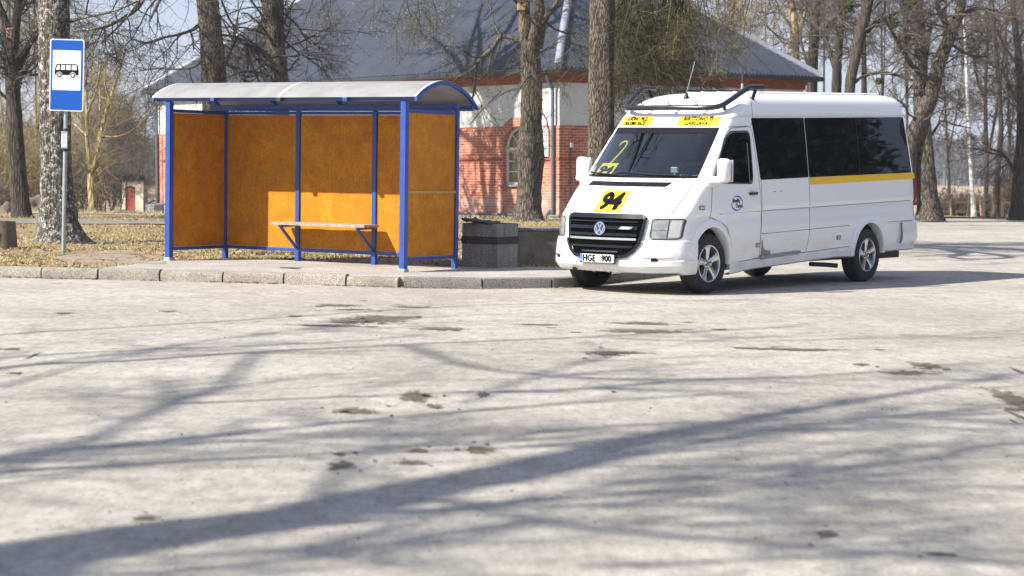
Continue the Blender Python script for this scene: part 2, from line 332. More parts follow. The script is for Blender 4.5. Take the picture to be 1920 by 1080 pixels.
MAT['bark_lichen'] = mk_bark('lichen bark', (0.016, 0.014, 0.011), (0.12, 0.10, 0.08), 0.16, (0.44, 0.44, 0.41), 0.52, 18, (0.30, 0.20, 0.03), 0.70)
MAT['bark_dark'] = mk_bark('dark bark', (0.022, 0.017, 0.013), (0.085, 0.068, 0.048), 0.15, None, sc=14)
MAT['bark_grey'] = mk_bark('grey bark', (0.018, 0.015, 0.011), (0.15, 0.125, 0.09), 0.20, (0.24, 0.32, 0.22), 0.62, sc=16)
MAT['bark_birch'] = mk_bark('birch bark', (0.62, 0.60, 0.56), (0.82, 0.80, 0.76), 3.0, None, sc=2.0, moss=(0.05, 0.045, 0.04), mth=0.60)
MAT['bark_yellow'] = mk_bark('yellow bark', (0.13, 0.10, 0.045), (0.40, 0.33, 0.16), 0.3, (0.44, 0.33, 0.06), 0.60, sc=6)
MAT['twig_dark'] = pmat('dark twigs', (0.045, 0.036, 0.025), 0.9, var=0.4, vscale=1.5)
MAT['twig_olive'] = pmat('olive twigs', (0.062, 0.058, 0.022), 0.9, var=0.5, vscale=1.2)
MAT['twig_yellow'] = pmat('ochre twigs', (0.25, 0.205, 0.095), 0.9, var=0.35, vscale=0.8)
MAT['twig_red'] = pmat('red brown twigs', (0.092, 0.070, 0.052), 0.9, var=0.35, vscale=0.8)
MAT['twig_grey'] = pmat('grey brown twigs', (0.10, 0.083, 0.06), 0.9, var=0.35, vscale=0.6)
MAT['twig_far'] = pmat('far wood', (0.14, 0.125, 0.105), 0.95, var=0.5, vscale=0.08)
MAT['pine'] = pmat('pine needles', (0.045, 0.060, 0.030), 0.95, var=0.5, vscale=0.2)


def mk_patch():
    b = NB('worn hole edge'); v = b.mapping(); sx = b.n('SeparateXYZ'); b.l(b.tc.outputs['UV'], sx.inputs[0])
    c = b.ramp(b.noise(v, 14, 8, 0.8), [(0.3, (0.075, 0.058, 0.042)), (0.55, (0.17, 0.138, 0.105)), (0.75, (0.30, 0.26, 0.21))]); b.col(c); b.rough(0.95); b.bump(b.noise(v, 30, 6, 0.8), 1.0, 0.03)
    q1 = b.n('Math'); q1.operation = 'MULTIPLY_ADD'; q1.inputs[1].default_value = 2.2; q1.inputs[2].default_value = -.32; b.l(b.noise(b.mapping((1, .5, 1)), 13, 10, 0.85), q1.inputs[0]); q2 = b.n('Math'); q2.operation = 'MULTIPLY'; q2.inputs[1].default_value = .95; b.l(sx.outputs[0], q2.inputs[0]); m1 = b.n('Math'); m1.operation = 'SUBTRACT'; b.l(q1.outputs[0], m1.inputs[0]); b.l(q2.outputs[0], m1.inputs[1])
    a = b.ramp(m1.outputs[0], [(0.0, BW(0)), (0.13, BW(0.85))]); m2 = b.n('Math'); m2.operation = 'ADD'; m2.inputs[1].default_value = 0.0; b.l(m1.outputs[0], m2.inputs[0])
    a = b.ramp(m2.outputs[0], [(0.05, BW(0)), (0.45, BW(0.92))]); b.l(a, b.p.inputs['Alpha']); return b.m
# ---------------------------------------------------------------- terrain
def T(x, y):
    y0 = 52+14*min(1.0, max(0.0, x/8))
    if y < y0: return 0.0
    if y < y0+48: return -0.0264*(y-y0)
    return -1.267 - 0.0042*(y-y0-48)
KERB = [(-60, 33.0), (-30, 29.1), (-12, 26.65), (-6.61, 25.94), (-5.88, 25.83), (-4.5, 25.68), (-2.99, 25.45), (-1.33, 25.03), (-0.4, 25.05), (0.74, 25.5), (1.35, 26.7), (2.45, 29.1), (5, 34), (8.7, 45), (11.2, 57), (12.4, 63), (13.0, 66)]
def grid_poly(poly, step, zf, name, mat, thick=0.0):
    bm = bmesh.new(); vs = [bm.verts.new((x, y, 0)) for x, y in poly]; bm.faces.new(vs)
    bmesh.ops.triangulate(bm, faces=bm.faces)
    xs = [p[0] for p in poly]; ys = [p[1] for p in poly]
    for ax, lo, hi in ((0, min(xs), max(xs)), (1, min(ys), max(ys))):
        k = math.ceil(lo/step)
        while k*step < hi:
            co = [0, 0, 0]; co[ax] = k*step; no = [0, 0, 0]; no[ax] = 1
            bmesh.ops.bisect_plane(bm, geom=bm.verts[:]+bm.edges[:]+bm.faces[:], plane_co=co, plane_no=no); k += 1
    if thick:
        be = [e for e in bm.edges if e.is_boundary]
        r = bmesh.ops.extrude_edge_only(bm, edges=be)
        low = [g for g in r['geom'] if isinstance(g, bmesh.types.BMVert)]
        lows = set(low)
    else: lows = set()
    for v in bm.verts:
        v.co.z = zf(v.co.x, v.co.y) - (thick if v in lows else 0)
    o = from_bm(name, bm, mat, uv=False, smooth=True, angle=40); return o
def setting():
    # one ground sheet to the horizon
    ys = [-60, -20, 0, 20, 40, 50, 52, 54, 56, 58, 60, 62, 64] + list(np.linspace(66, 114, 14)) + [130, 170, 230, 320, 450, 600, 750, 1000, 1600]
    xs = [-900, -400, -200, -120, -80, -50, -30, -15, 0, 15, 30, 50, 80, 120, 200, 400, 900]
    V = [(x, y, T(x, y)-0.03) for y in ys for x in xs]; nx = len(xs)
    Fq = [(j*nx+i, j*nx+i+1, (j+1)*nx+i+1, (j+1)*nx+i) for j in range(len(ys)-1) for i in range(nx-1)]
    tag(from_np('ground', V, Fq, MAT['field'], smooth=True), kind='structure')
    # asphalt in front of the kerb
    V = [(-60, -40), (60, -40), (60, 72), (30, 70), (13.1, 66.2)] + [(x, y+0.08) for x, y in KERB[::-1]]
    o = grid_poly(V, 4.0, lambda x, y: T(x, y)*1.0 if y > 66 else 0.0, 'road', MAT['asphalt']); tag(o, kind='structure')
    # lawn behind the kerb
    bump = lambda x, y: 0.03*noise.noise(Vector((x*0.7, y*0.7, 0))) + 0.012*noise.noise(Vector((x*3, y*3, 5)))
    P = [(x, y+0.13) for x, y in KERB] + [(15.0, 75), (10, 110), (-60, 110)]
    o = grid_poly(P, 1.0, lambda x, y: T(x, y) + 0.095 + bump(x, y), 'lawn', MAT['lawn'], 0.12); tag(o, kind='structure')
    # worn earth beside the pavement
    we = [gp(*p, 0.12) for p in [(150, 500), (205, 503), (310, 497), (318, 480), (230, 468), (150, 474), (100, 484)]]
    o = grid_poly([(v.x, v.y) for v in we], 0.25, lambda x, y: 0.118 + bump(x, y), 'worn_earth', MAT['worn']); tag(o, kind='structure')
    # far lanes on the left
    for nm, pts, mt in (('lane', [(-40, 43.2), (-3, 43.9), (-3, 46.6), (-40, 46.4)], 'kerbdark'), ('path', [(-40, 53.0), (-7.0, 51.0), (-9.5, 56.0), (-40, 58.5)], 'pavement')):
        o = grid_poly(pts, 1.0, lambda x, y: T(x, y) + 0.10 + bump(x, y)+0.012, nm, MAT[mt]); tag(o, kind='structure')
    # earth verge on the far right beyond the asphalt
    o = grid_poly([(12.9, 64.5), (34, 68.5), (60, 70), (60, 76), (14, 74)], 1.0, lambda x, y: T(x, y)+0.04+0.05*noise.noise(Vector((x*0.6, y*0.6, 3))), 'verge', MAT['lawn']); tag(o, kind='structure')
    # pavement slab
    back = [gp(*p, 0.125) for p in [(1200, 505), (1120, 503), (1060, 501), (960, 501), (852, 500), (700, 495), (560, 489), (440, 485), (300, 489), (190, 503)]]
    front = [(x, y+0.12) for x, y in [(-5.75, 25.80), (-4.5, 25.68), (-2.99, 25.45), (-1.33, 25.03), (-0.4, 25.05), (0.74, 25.5), (1.35, 26.7), (2.35, 28.9)]]
    o = grid_poly(front + [(v.x, v.y) for v in back], 0.5, lambda x, y: 0.128 + 0.004*noise.noise(Vector((x*2, y*2, 0))), 'pavement', MAT['pavement'], 0.10); tag(o, kind='structure')
    # kerb stones, pale rounded on the left, square and darker from the broken joint on
    def kerb(name, pts, L, mat, bev, top, jit):
        P = np.array(pts); d = np.r_[0, np.cumsum(np.hypot(*np.diff(P, axis=0).T))]
        bm = bmesh.new(); s = 0.0
        while s < d[-1]-0.05:
            e = min(s+L*random.uniform(0.92, 1.06), d[-1])
            n = 3; ring = []
            for k in range(n+1):
                q = s+0.012+(e-s-0.024)*k/n
                x = np.interp(q, d, P[:, 0]); y = np.interp(q, d, P[:, 1]); x2 = np.interp(min(q+.05, d[-1]), d, P[:, 0]); y2 = np.interp(min(q+.05, d[-1]), d, P[:, 1])
                x1 = np.interp(max(q-.05, 0), d, P[:, 0]); y1 = np.interp(max(q-.05, 0), d, P[:, 1])
                tx, ty = x2-x1, y2-y1; l = math.hypot(tx, ty); nx_, ny_ = -ty/l, tx/l
                ring.append((x, y, nx_, ny_))
            jz = random.uniform(-jit, jit); jy = random.uniform(-jit, jit)
            prof = [(0.0, -0.05), (0.0, top-bev), (bev*0.3, top-bev*0.3), (bev, top), (0.16, top+0.003), (0.16, -0.05)]
            rr = [[bm.verts.new((x+a*p[0]+a*jy, y+b*p[0]+b*jy, p[1]+jz)) for p in prof] for x, y, a, b in ring]
            for A, Bq in zip(rr, rr[1:]):
                for k in range(len(prof)-1): bm.faces.new((A[k], A[k+1], Bq[k+1], Bq[k]))
            bm.faces.new(rr[0]); bm.faces.new(rr[-1][::-1]); s = e
        o = from_bm(name, bm, MAT[mat], smooth=True, angle=35, uv=False); tag(o, kind='structure'); return o
    kerb('kerb', [(-20, 27.75), (-12, 26.65), (-6.61, 25.94), (-5.88, 25.83), (-4.5, 25.68), (-2.99, 25.45), (-1.42, 25.05)], 0.80, 'kerb', 0.055, 0.135, 0.012)
    kerb('kerb', [(-1.36, 25.03), (-0.4, 25.05), (0.74, 25.5), (1.35, 26.7), (2.45, 29.1), (5, 34), (8.7, 45)], 0.98, 'kerbdark', 0.015, 0.13, 0.003)
    # potholes and dirt patches: thin irregular sheets on the asphalt, in clusters of ragged bits
    bm = bmesh.new()
    uvp = bm.loops.layers.uv.verify()
    def patch(x, y, w, h, lv, n=30):
        w *= 1.5; h *= 1.6
        c = gp(x, y, 0); rx = w/2*c.y/F_PX; ry = h/2*c.y*c.y/(F_PX*CAM_H); sd = random.random()*50
        vs = []
        for k in range(n):
            a = 2*math.pi*k/n; rr = 1+0.55*noise.noise(Vector((math.cos(a)*1.7+sd, math.sin(a)*1.7, lv)))+0.35*noise.noise(Vector((math.cos(a)*5+sd, math.sin(a)*5, 3)))
            vs.append(bm.verts.new((c.x+rx*rr*math.cos(a), c.y+ry*rr*math.sin(a), 0.004+lv*0.0011)))
        vc = bm.verts.new((c.x, c.y, 0.004+lv*0.0011))
        for k in range(n):
            f = bm.faces.new((vc, vs[k], vs[(k+1) % n]))
            for l_, q in zip(f.loops, (0, 1, 1)): l_[uvp].uv = (q, 0)
    pl = [(715,598,120,14),(650,604,90,6),(620,611,120,4),(630,573,80,5),(660,581,70,3),(830,617,90,5),(770,576,70,3),(778,744,58,17),(815,763,34,7),(662,771,84,13),(905,741,26,8),(900,845,58,16),(640,874,48,20),(635,853,26,7),(785,846,40,7),
          (770,868,50,8),(268,972,50,10),(120,588,34,3),(318,584,34,3),(1205,607,120,5),(1200,621,150,7),(1010,609,80,3),(1160,662,110,5),(1140,664,50,8),(1480,655,200,4),(1400,653,60,3),(1510,657,80,3),(1700,700,90,8),(1735,686,60,9),(1615,684,30,4),
          (1905,752,60,36),(1550,1003,46,12),(1760,1040,60,7),(15,655,40,4),(60,668,10,10),(30,700,30,4),(1150,735,10,4),(1900,768,50,7)]
    for i, (x, y, w, h) in enumerate(pl):
        patch(x, y, w, h, i % 3)
        for k in range(4):
            patch(x+random.gauss(0, w*0.5), y+random.gauss(0, h*0.7), w*random.uniform(.08, .25), h*random.uniform(.15, .4), (i+k+1) % 3, 14)
    o = from_bm('potholes', bm, mk_patch(), uv=False); tag(o, kind='structure')
setting()
MAT['bud'] = pmat('pale dry seed wings', (0.30, 0.21, 0.14), 0.9, var=0.3)

# ---------------------------------------------------------------- bare trees
def unit(a): return a/np.maximum(np.linalg.norm(a, axis=-1, keepdims=True), 1e-9)
def grow(P, Dr, L, r0, nseg=6, wander=0.25, trop=(0, 0, 0.0), rend=0.25, curve=0.0):
    N = len(P); pts = np.zeros((N, nseg+1, 3)); rad = np.zeros((N, nseg+1)); pts[:, 0] = P; d = unit(np.array(Dr, float)); p = np.array(P, float)
    L = np.broadcast_to(L, (N,)); r0 = np.broadcast_to(r0, (N,)); tr = np.array(trop, float); rad[:, 0] = r0
    for k in range(nseg):
        tt = tr*(1-curve*2*(k+0.5)/nseg) if curve else tr
        d = unit(d + RNG.normal(0, wander, (N, 3)) + tt)
        p = p + d*(L/nseg)[:, None]; pts[:, k+1] = p; rad[:, k+1] = r0*(1-(1-rend)*(k+1)/nseg)
    return pts, rad
def spawn(pts, rad, per, lo=0.2, hi=1.0, ang=(35, 70), rr=(0.45, 0.7)):
    """children from an (N,n,3) array of branches"""
    N, n, _ = pts.shape; idx = np.repeat(np.arange(N), per); M_ = len(idx)
    t = RNG.uniform(lo, hi, M_)*(n-1)*0.999; i = t.astype(int); f = (t-i)[:, None]
    a, b = pts[idx, i], pts[idx, i+1]; P = a*(1-f)+b*f; tan = unit(b-a)
    r = rad[idx, i]*(1-f[:, 0])+rad[idx, i+1]*f[:, 0]
    q = unit(np.cross(tan, RNG.normal(0, 1, (M_, 3)))); an = np.radians(RNG.uniform(ang[0], ang[1], M_))[:, None]
    return P, tan*np.cos(an)+q*np.sin(an), r*RNG.uniform(rr[0], rr[1], M_), t/(n-1)
def tubes(pts, rad, sides=3):
    N, n, _ = pts.shape; tan = np.zeros_like(pts); tan[:, 1:-1] = pts[:, 2:]-pts[:, :-2]; tan[:, 0] = pts[:, 1]-pts[:, 0]; tan[:, -1] = pts[:, -1]-pts[:, -2]
    tan = unit(tan); ax = np.zeros((N, 1, 3)); m = np.abs(tan[:, n//2, 2]) > 0.8; ax[:, 0, 2] = 1.0; ax[m, 0] = (1, 0.1, 0)
    u = unit(np.cross(tan, ax)); v = np.cross(tan, u); th = np.arange(sides)*2*np.pi/sides
    ring = pts[:, :, None]+rad[:, :, None, None]*(u[:, :, None]*np.cos(th)[:, None]+v[:, :, None]*np.sin(th)[:, None])
    V = ring.reshape(-1, 3); b = (np.arange(N)[:, None, None]*n+np.arange(n-1)[None, :, None])*sides; k = np.arange(sides)[None, None]; k2 = (k+1) % sides
    return V, np.stack([b+k, b+k2, b+sides+k2, b+sides+k], -1).reshape(-1, 4)
class Acc:
    def __init__(s): s.V = []; s.F = []; s.n = 0
    def add(s, VF):
        s.V.append(VF[0]); s.F.append(VF[1]+s.n); s.n += len(VF[0])
    def build(s, name, mat, parent=None, smooth=True):
        return from_np(name, np.concatenate(s.V), np.concatenate(s.F), mat, parent, smooth)
def limb_tube(pts, rad, sides=12, rough=0.06, seg=0.16, flare=0.0):
    """dense tube with bark-like irregular outline through a polyline"""
    P = catmull(pts, 8); R0 = np.interp(np.linspace(0, len(pts)-1, len(P)), range(len(pts)), rad)
    d = np.r_[0, np.cumsum(np.linalg.norm(np.diff(P, axis=0), axis=1))]; n = max(4, int(d[-1]/seg)); s = np.linspace(0, d[-1], n)
    P = np.stack([np.interp(s, d, P[:, i]) for i in range(3)], 1); Rr = np.interp(s, d, R0)
    tan = unit(np.gradient(P, axis=0)); u = unit(np.cross(tan, np.where(np.abs(tan[:, 2:3]) > 0.8, [[1, 0.05, 0]], [[0, 0, 1]]))); v = np.cross(tan, u)
    th = np.arange(sides)*2*np.pi/sides; ph = random.random()*9
    lob = 1+rough*np.sin(3*th[None]+ph+s[:, None]*0.7)+rough*0.6*np.sin(5*th[None]-ph+s[:, None]*1.7)+RNG.normal(0, rough*0.5, (n, sides))
    if flare: lob = lob*(1+flare*np.exp(-s[:, None]/0.35)*(1+0.35*np.sin(4*th[None]+ph)))
    V = P[:, None]+(Rr[:, None]*lob)[..., None]*(u[:, None]*np.cos(th)[:, None]+v[:, None]*np.sin(th)[:, None])
    b = (np.arange(n-1)*sides)[:, None]; k = np.arange(sides)[None]; k2 = (k+1) % sides
    return (V.reshape(-1, 3), np.stack([b+k, b+k2, b+sides+k2, b+sides+k], -1).reshape(-1, 4)), P, Rr
def resample(P, Rr, n=9):
    i = np.linspace(0, len(P)-1, n); return np.stack([np.interp(i, range(len(P)), P[:, k]) for k in range(3)], 1), np.interp(i, range(len(P)), Rr)
def crown(acc, bases, spec):
    """bases: (pts (N,n,3), rad) -> levels of finer twigs; spec = list of (per, length, lenvar, trop_z, wander, angle, minr, nseg)"""
    pts, rad = bases; last = None
    for li, s in enumerate(spec):
        P, Dd, r, t = spawn(pts, rad, s['per'], s.get('lo', 0.15), 1.0, s.get('ang', (30, 75)), s.get('rr', (0.4, 0.65)))
        L = s['len']*RNG.uniform(0.5, 1.25, len(P))*(1.15-0.5*t); r = np.clip(r, s['rmin'], s.get('rmax', 9))
        pts, rad = grow(P, Dd, L, r, s.get('n', 5), s.get('w', 0.22), (0, 0, s.get('tz', 0.0)), s.get('rend', 0.3), s.get('curve', 0))
        acc.add(tubes(pts, rad, 3 if li else 5)); last = (pts, rad)
    return last
def quads(P, size, flat=0.0):
    N = len(P); a = unit(RNG.normal(0, 1, (N, 3))*np.array([1, 1, 1-flat])); b = unit(np.cross(a, RNG.normal(0, 1, (N, 3))*np.array([1-flat, 1-flat, 1])))
    s = (size*RNG.uniform(0.5, 1.3, N))[:, None]
    V = np.stack([P-a*s-b*s*.6, P+a*s-b*s*.5, P+a*s*.9+b*s*.6, P-a*s*.8+b*s*.5], 1).reshape(-1, 3)
    return V, np.arange(N*4).reshape(N, 4)
def pxpath(path, D, dD=0.0):
    n = len(path); pts = []; rad = []
    for i, (x, y, w) in enumerate(path):
        dd = D+dD*i/max(1, n-1); pts.append(np.array(atd(x, y, dd))); rad.append(w/2*dd/F_PX)
    return pts, rad
def tree(name, label, cat, D, trunks, limbs, bark, twig, spec, group=None, flare=0.25, lo=0.35, extra=None, wl=(), sides=14, ground=True, cut=0.0, rough=0.06):
    tp, tr_ = pxpath(trunks[0], D)
    base = Vector(tp[0]); gz = T(base.x, base.y)+0.03
    if ground and base.z > gz: tp = [np.array((base.x-(tp[1][0]-tp[0][0])*0.02, base.y, gz))]+tp; tr_ = [tr_[0]*1.05]+tr_
    org = Vector((tp[0][0], tp[0][1], min(tp[0][2], gz)))
    root = empty(name, org, label=label, cat=cat, group=group)
    wood = Acc(); cr = Acc(); bp_, br_ = [], []
    allp = [(tp, tr_, flare)]
    for t in trunks[1:]: a, b = pxpath(t, D, random.uniform(-.6, .6)); allp.append((a, b, 0))
    for l in limbs:
        dD = random.uniform(-1.5, 1.5) if len(l) > 2 else 0
        a, b = pxpath(l, D, dD); allp.append((a, b, 0))
    for l in wl: allp.append(([np.array(p[:3], float) for p in l], [p[3] for p in l], 0))
    for k, (a, b, fl) in enumerate(allp):
        a = [p-np.array(org) for p in a]
        VF, P, Rr = limb_tube(a, b, sides if b[0] > 0.06 else 7, rough if b[0] > .05 else 0.03, 0.16 if b[0] > .06 else 0.22, fl)
        wood.add(VF)
        if k == 0 or (k < len(trunks)):
            j = int(len(P)*(lo if k == 0 else 0.15)); q = resample(P[j:], Rr[j:], 9)
        else: q = resample(P[1:], Rr[1:], 9)
        w = 1 if k >= len(trunks) else 3
        for _ in range(w): bp_.append(q[0]); br_.append(q[1]*(0.35 if w == 3 else 1.0))
    wood.build('trunk', bark, root)
    last = crown(cr, (np.array(bp_), np.array(br_)), spec)
    cr.build('crown', twig, root)
    if extra: extra(root, org, last)
    return root
def SP(per, ln, rmin, tz=0.0, **k): return dict(per=per, len=ln, rmin=rmin, tz=tz, **k)
STD = [SP(7, 1.9, 0.012, 0.03, w=0.18, n=6, rmax=0.045), SP(8, 0.8, 0.0055, 0.0, w=0.24), SP(6, 0.38, 0.0035, 0.0, w=0.28, n=4)]
DROOP = [SP(6, 2.2, 0.014, -0.03, w=0.16, n=7, rmax=0.05), SP(9, 0.95, 0.006, -0.10, w=0.2, curve=0.6), SP(7, 0.42, 0.004, -0.05, w=0.28, n=4)]
FARS = [SP(8, 2.6, 0.022, 0.04, w=0.16, n=6, rmax=0.07), SP(9, 1.3, 0.011, 0.0, w=0.2), SP(8, 0.75, 0.008, 0.0, w=0.25, n=4)]
def buds(n, size, mat, name='bud'):
    def f(root, org, last):
        P = last[0][:, -1]; P = P[RNG.permutation(len(P))[:n]]
        a = Acc(); a.add(quads(P+RNG.normal(0, 0.02, P.shape), size)); o = a.build('seed_wings', MAT[mat], root); o['kind'] = 'stuff'
    return f
def birdhouse(root_pos, label, rz, s=1.0, name='birdhouse', plank=0.0):
    r = empty(name, root_pos, rz, label, 'birdhouse')
    box('box', -0.09*s, 0.09*s, -0.09*s, 0.09*s, 0, 0.26*s, MAT['birdbox'], r, 0.004)
    bm = bmesh.new(); vs = [(-.11, -.13, .255), (.11, -.13, .255), (.11, .11, .31), (-.11, .11, .31)]
    lo = [bm.verts.new((a*s, b*s, c*s)) for a, b, c in vs]; hi = [bm.verts.new((a*s, b*s, (c+.018)*s)) for a, b, c in vs]
    bm.faces.new(lo[::-1]); bm.faces.new(hi)
    for i in range(4): bm.faces.new((lo[i], lo[(i+1) % 4], hi[(i+1) % 4], hi[i]))
    from_bm('lid', bm, MAT['birdbox'], r)
    bm = bmesh.new(); bmesh.ops.create_cone(bm, cap_ends=True, segments=20, radius1=.021*s, radius2=.021*s, depth=.008, matrix=Matrix.Translation((0, -.093*s, .18*s)) @ Matrix.Rotation(R(90), 4, 'X'))
    from_bm('entrance_hole', bm, MAT['black'], r)
    if plank: box('mounting_board', -0.035, 0.035, 0.08, 0.105, -plank, 0.4, MAT['birdbox'], r)
    return r

def trees():
    B_ = MAT
    # --- left group
    tree('bare_tree', 'slim dark leaning tree with birdhouse, far left of the photo', 'tree', 47.5,
         [[(42, 412, 36), (34, 330, 32), (29, 240, 29), (24, 150, 27), (21, 80, 24)], [(22, 90, 22), (10, 40, 15), (-12, -20, 12), (-30, -120, 8)], [(24, 95, 20), (30, 40, 17), (36, -10, 14), (44, -120, 9)]],
         [[(34, 130, 9), (52, 95, 8), (76, 62, 6), (110, 30, 4)], [(34, 155, 8), (56, 122, 6), (80, 98, 4)], [(20, 190, 7), (5, 178, 6), (-20, 150, 5)], [(34, 15, 6), (50, 8, 5), (66, 0, 4)], [(28, 50, 6), (38, 20, 5), (44, -30, 4)]],
         B_['bark_dark'], B_['twig_dark'], STD, lo=0.7)
    tree('roadside_tree', 'big old tree with pale lichen covered bark behind the bus stop sign', 'tree', 34.2,
         [[(116, 470, 96), (112, 440, 72), (108, 380, 63), (105, 300, 57), (104, 200, 56), (103, 100, 56), (102, 0, 58), (100, -120, 52), (96, -300, 40)]],
         [[(128, 40, 8), (160, 32, 6), (215, 20, 5), (262, 0, 4)], [(285, -40, 14), (262, 8, 10), (245, 25, 8), (200, 50, 5), (150, 58, 3)], [(262, 5, 6), (240, 30, 5), (222, 50, 4), (190, 80, 3)], [(110, -200, 30), (170, -130, 20), (240, -70, 17), (285, -20, 14)]],
         B_['bark_lichen'], B_['twig_dark'], [SP(6, 1.3, 0.009, -0.02, w=0.18, n=6, rmax=0.03), SP(8, 0.75, 0.0045, -0.10, w=0.24), SP(7, 0.34, 0.0028, -0.08, w=0.3, n=4)], lo=0.92, flare=0.35, sides=22, rough=0.05)
    tree('young_tree', 'thin ochre barked young tree forking low, left of the shed', 'tree', 60,
         [[(176, 399, 17), (172, 360, 13), (171, 325, 12)], [(171, 328, 8), (164, 270, 7), (162, 200, 6), (160, 120, 4), (158, 60, 3)], [(172, 326, 10), (184, 280, 9), (192, 240, 8), (205, 190, 6), (222, 140, 4), (236, 90, 3)]],
         [[(190, 256, 5), (215, 258, 5), (240, 250, 4), (262, 235, 4), (280, 215, 3)], [(163, 255, 4), (148, 240, 4), (136, 230, 3)], [(165, 210, 4), (180, 170, 3), (190, 120, 2)], [(183, 285, 4), (188, 200, 4), (184, 120, 3)], [(210, 200, 4), (196, 150, 3), (200, 100, 2)]],
         B_['bark_yellow'], B_['twig_yellow'], [SP(5, 1.4, 0.011, 0.05, w=0.14), SP(6, 0.8, 0.007, 0.03, w=0.2), SP(4, 0.4, 0.005, n=3)], lo=0.9)
    # --- behind the shelter
    tree('shelter_tree', 'stout ridged tree trunk rising behind the left end of the bus shelter', 'tree', 52.5,
         [[(408, 478, 54), (406, 400, 48), (404, 300, 47), (402, 200, 46), (400, 140, 47), (396, 80, 44), (387, 0, 41), (372, -120, 36), (352, -300, 27), (345, -480, 14)]],
         [[(376, 45, 8), (358, 58, 7), (330, 66, 5), (300, 72, 5), (280, 82, 4), (255, 76, 3)], [(380, 112, 6), (362, 126, 5), (330, 130, 4), (300, 128, 4), (262, 132, 3)], [(357, 58, 5), (362, 75, 4), (363, 92, 3)], [(415, 65, 5), (432, 68, 5), (470, 82, 8), (505, 110, 9), (514, 122, 8)], [(424, 118, 7), (430, 98, 7), (440, 78, 6)], [(424, 118, 7), (440, 130, 6), (458, 150, 5), (476, 158, 3)],
          [(415, 0, 4), (432, 40, 4), (442, 50, 4), (440, 70, 3)], [(372, -110, 12), (330, -60, 9), (300, 0, 6), (280, 40, 4)]],
         B_['bark_linden'], B_['twig_dark'], [SP(7, 2.6, 0.013, -0.01, w=0.2, n=6, rmax=0.05), SP(8, 1.0, 0.007, -0.06, w=0.26), SP(5, 0.45, 0.0048, -0.04, w=0.3, n=4)], lo=0.66, sides=20,
         wl=[[(-7.7, 52.5, 7.5, .15), (-8.6, 52.8, 9.4, .12), (-10.6, 53.6, 11, .08), (-12, 54, 12.4, .03)], [(-7.8, 52.5, 8.5, .14), (-6.4, 53.5, 10.4, .1), (-5.4, 55.5, 12, .04)], [(-7.8, 52.5, 9, .12), (-8, 54.5, 11.2, .1), (-8.4, 57, 12.8, .04)], [(-7.8, 52.5, 9.6, .12), (-9.4, 54.4, 11.8, .09), (-11, 57, 13.4, .04)]])
    tree('shelter_tree', 'forked grey tree standing behind the middle of the bus shelter roof', 'tree', 54.3,
         [[(530, 470, 38), (528, 300, 33), (527, 200, 30), (524, 140, 31), (518, 90, 32), (514, 40, 34), (512, 0, 36)], [(512, 20, 22), (500, -10, 20), (480, -80, 16), (455, -220, 12)], [(520, 30, 22), (522, -40, 20), (530, -140, 16), (540, -300, 11)]],
         [[(516, 120, 8), (505, 90, 8), (498, 50, 9), (494, 10, 8), (486, -20, 6)], [(532, 74, 4), (556, 96, 4), (574, 108, 3), (600, 112, 2)], [(538, 30, 4), (560, 50, 4), (576, 80, 3), (585, 85, 2)], [(500, 30, 4), (484, 50, 4), (480, 80, 3), (488, 95, 2)]],
         B_['bark_grey'], B_['twig_dark'], [SP(7, 2.2, 0.012, -0.02, w=0.16, n=6, rmax=0.045), SP(7, 0.9, 0.007, -0.04, w=0.22), SP(4, 0.42, 0.0045, n=4)], lo=0.6, sides=18,
         wl=[[(-6.2, 54.3, 8, .15), (-4.8, 54.6, 9.8, .12), (-3, 55, 11, .08), (-1.4, 55.8, 12, .03)], [(-6.4, 54.3, 8.6, .14), (-5.6, 56, 10.6, .1), (-5.2, 58.5, 12.6, .04)], [(-6.4, 54.3, 7.6, .12), (-4.2, 53.4, 9.2, .1), (-2, 53.6, 10.6, .04)], [(-6.4, 54.3, 10, .12), (-5, 55, 12, .09), (-3.4, 57, 13.6, .04)], [(-6.6, 54.3, 9, .12), (-7.8, 55.6, 11, .09), (-8, 58, 13, .04)]])
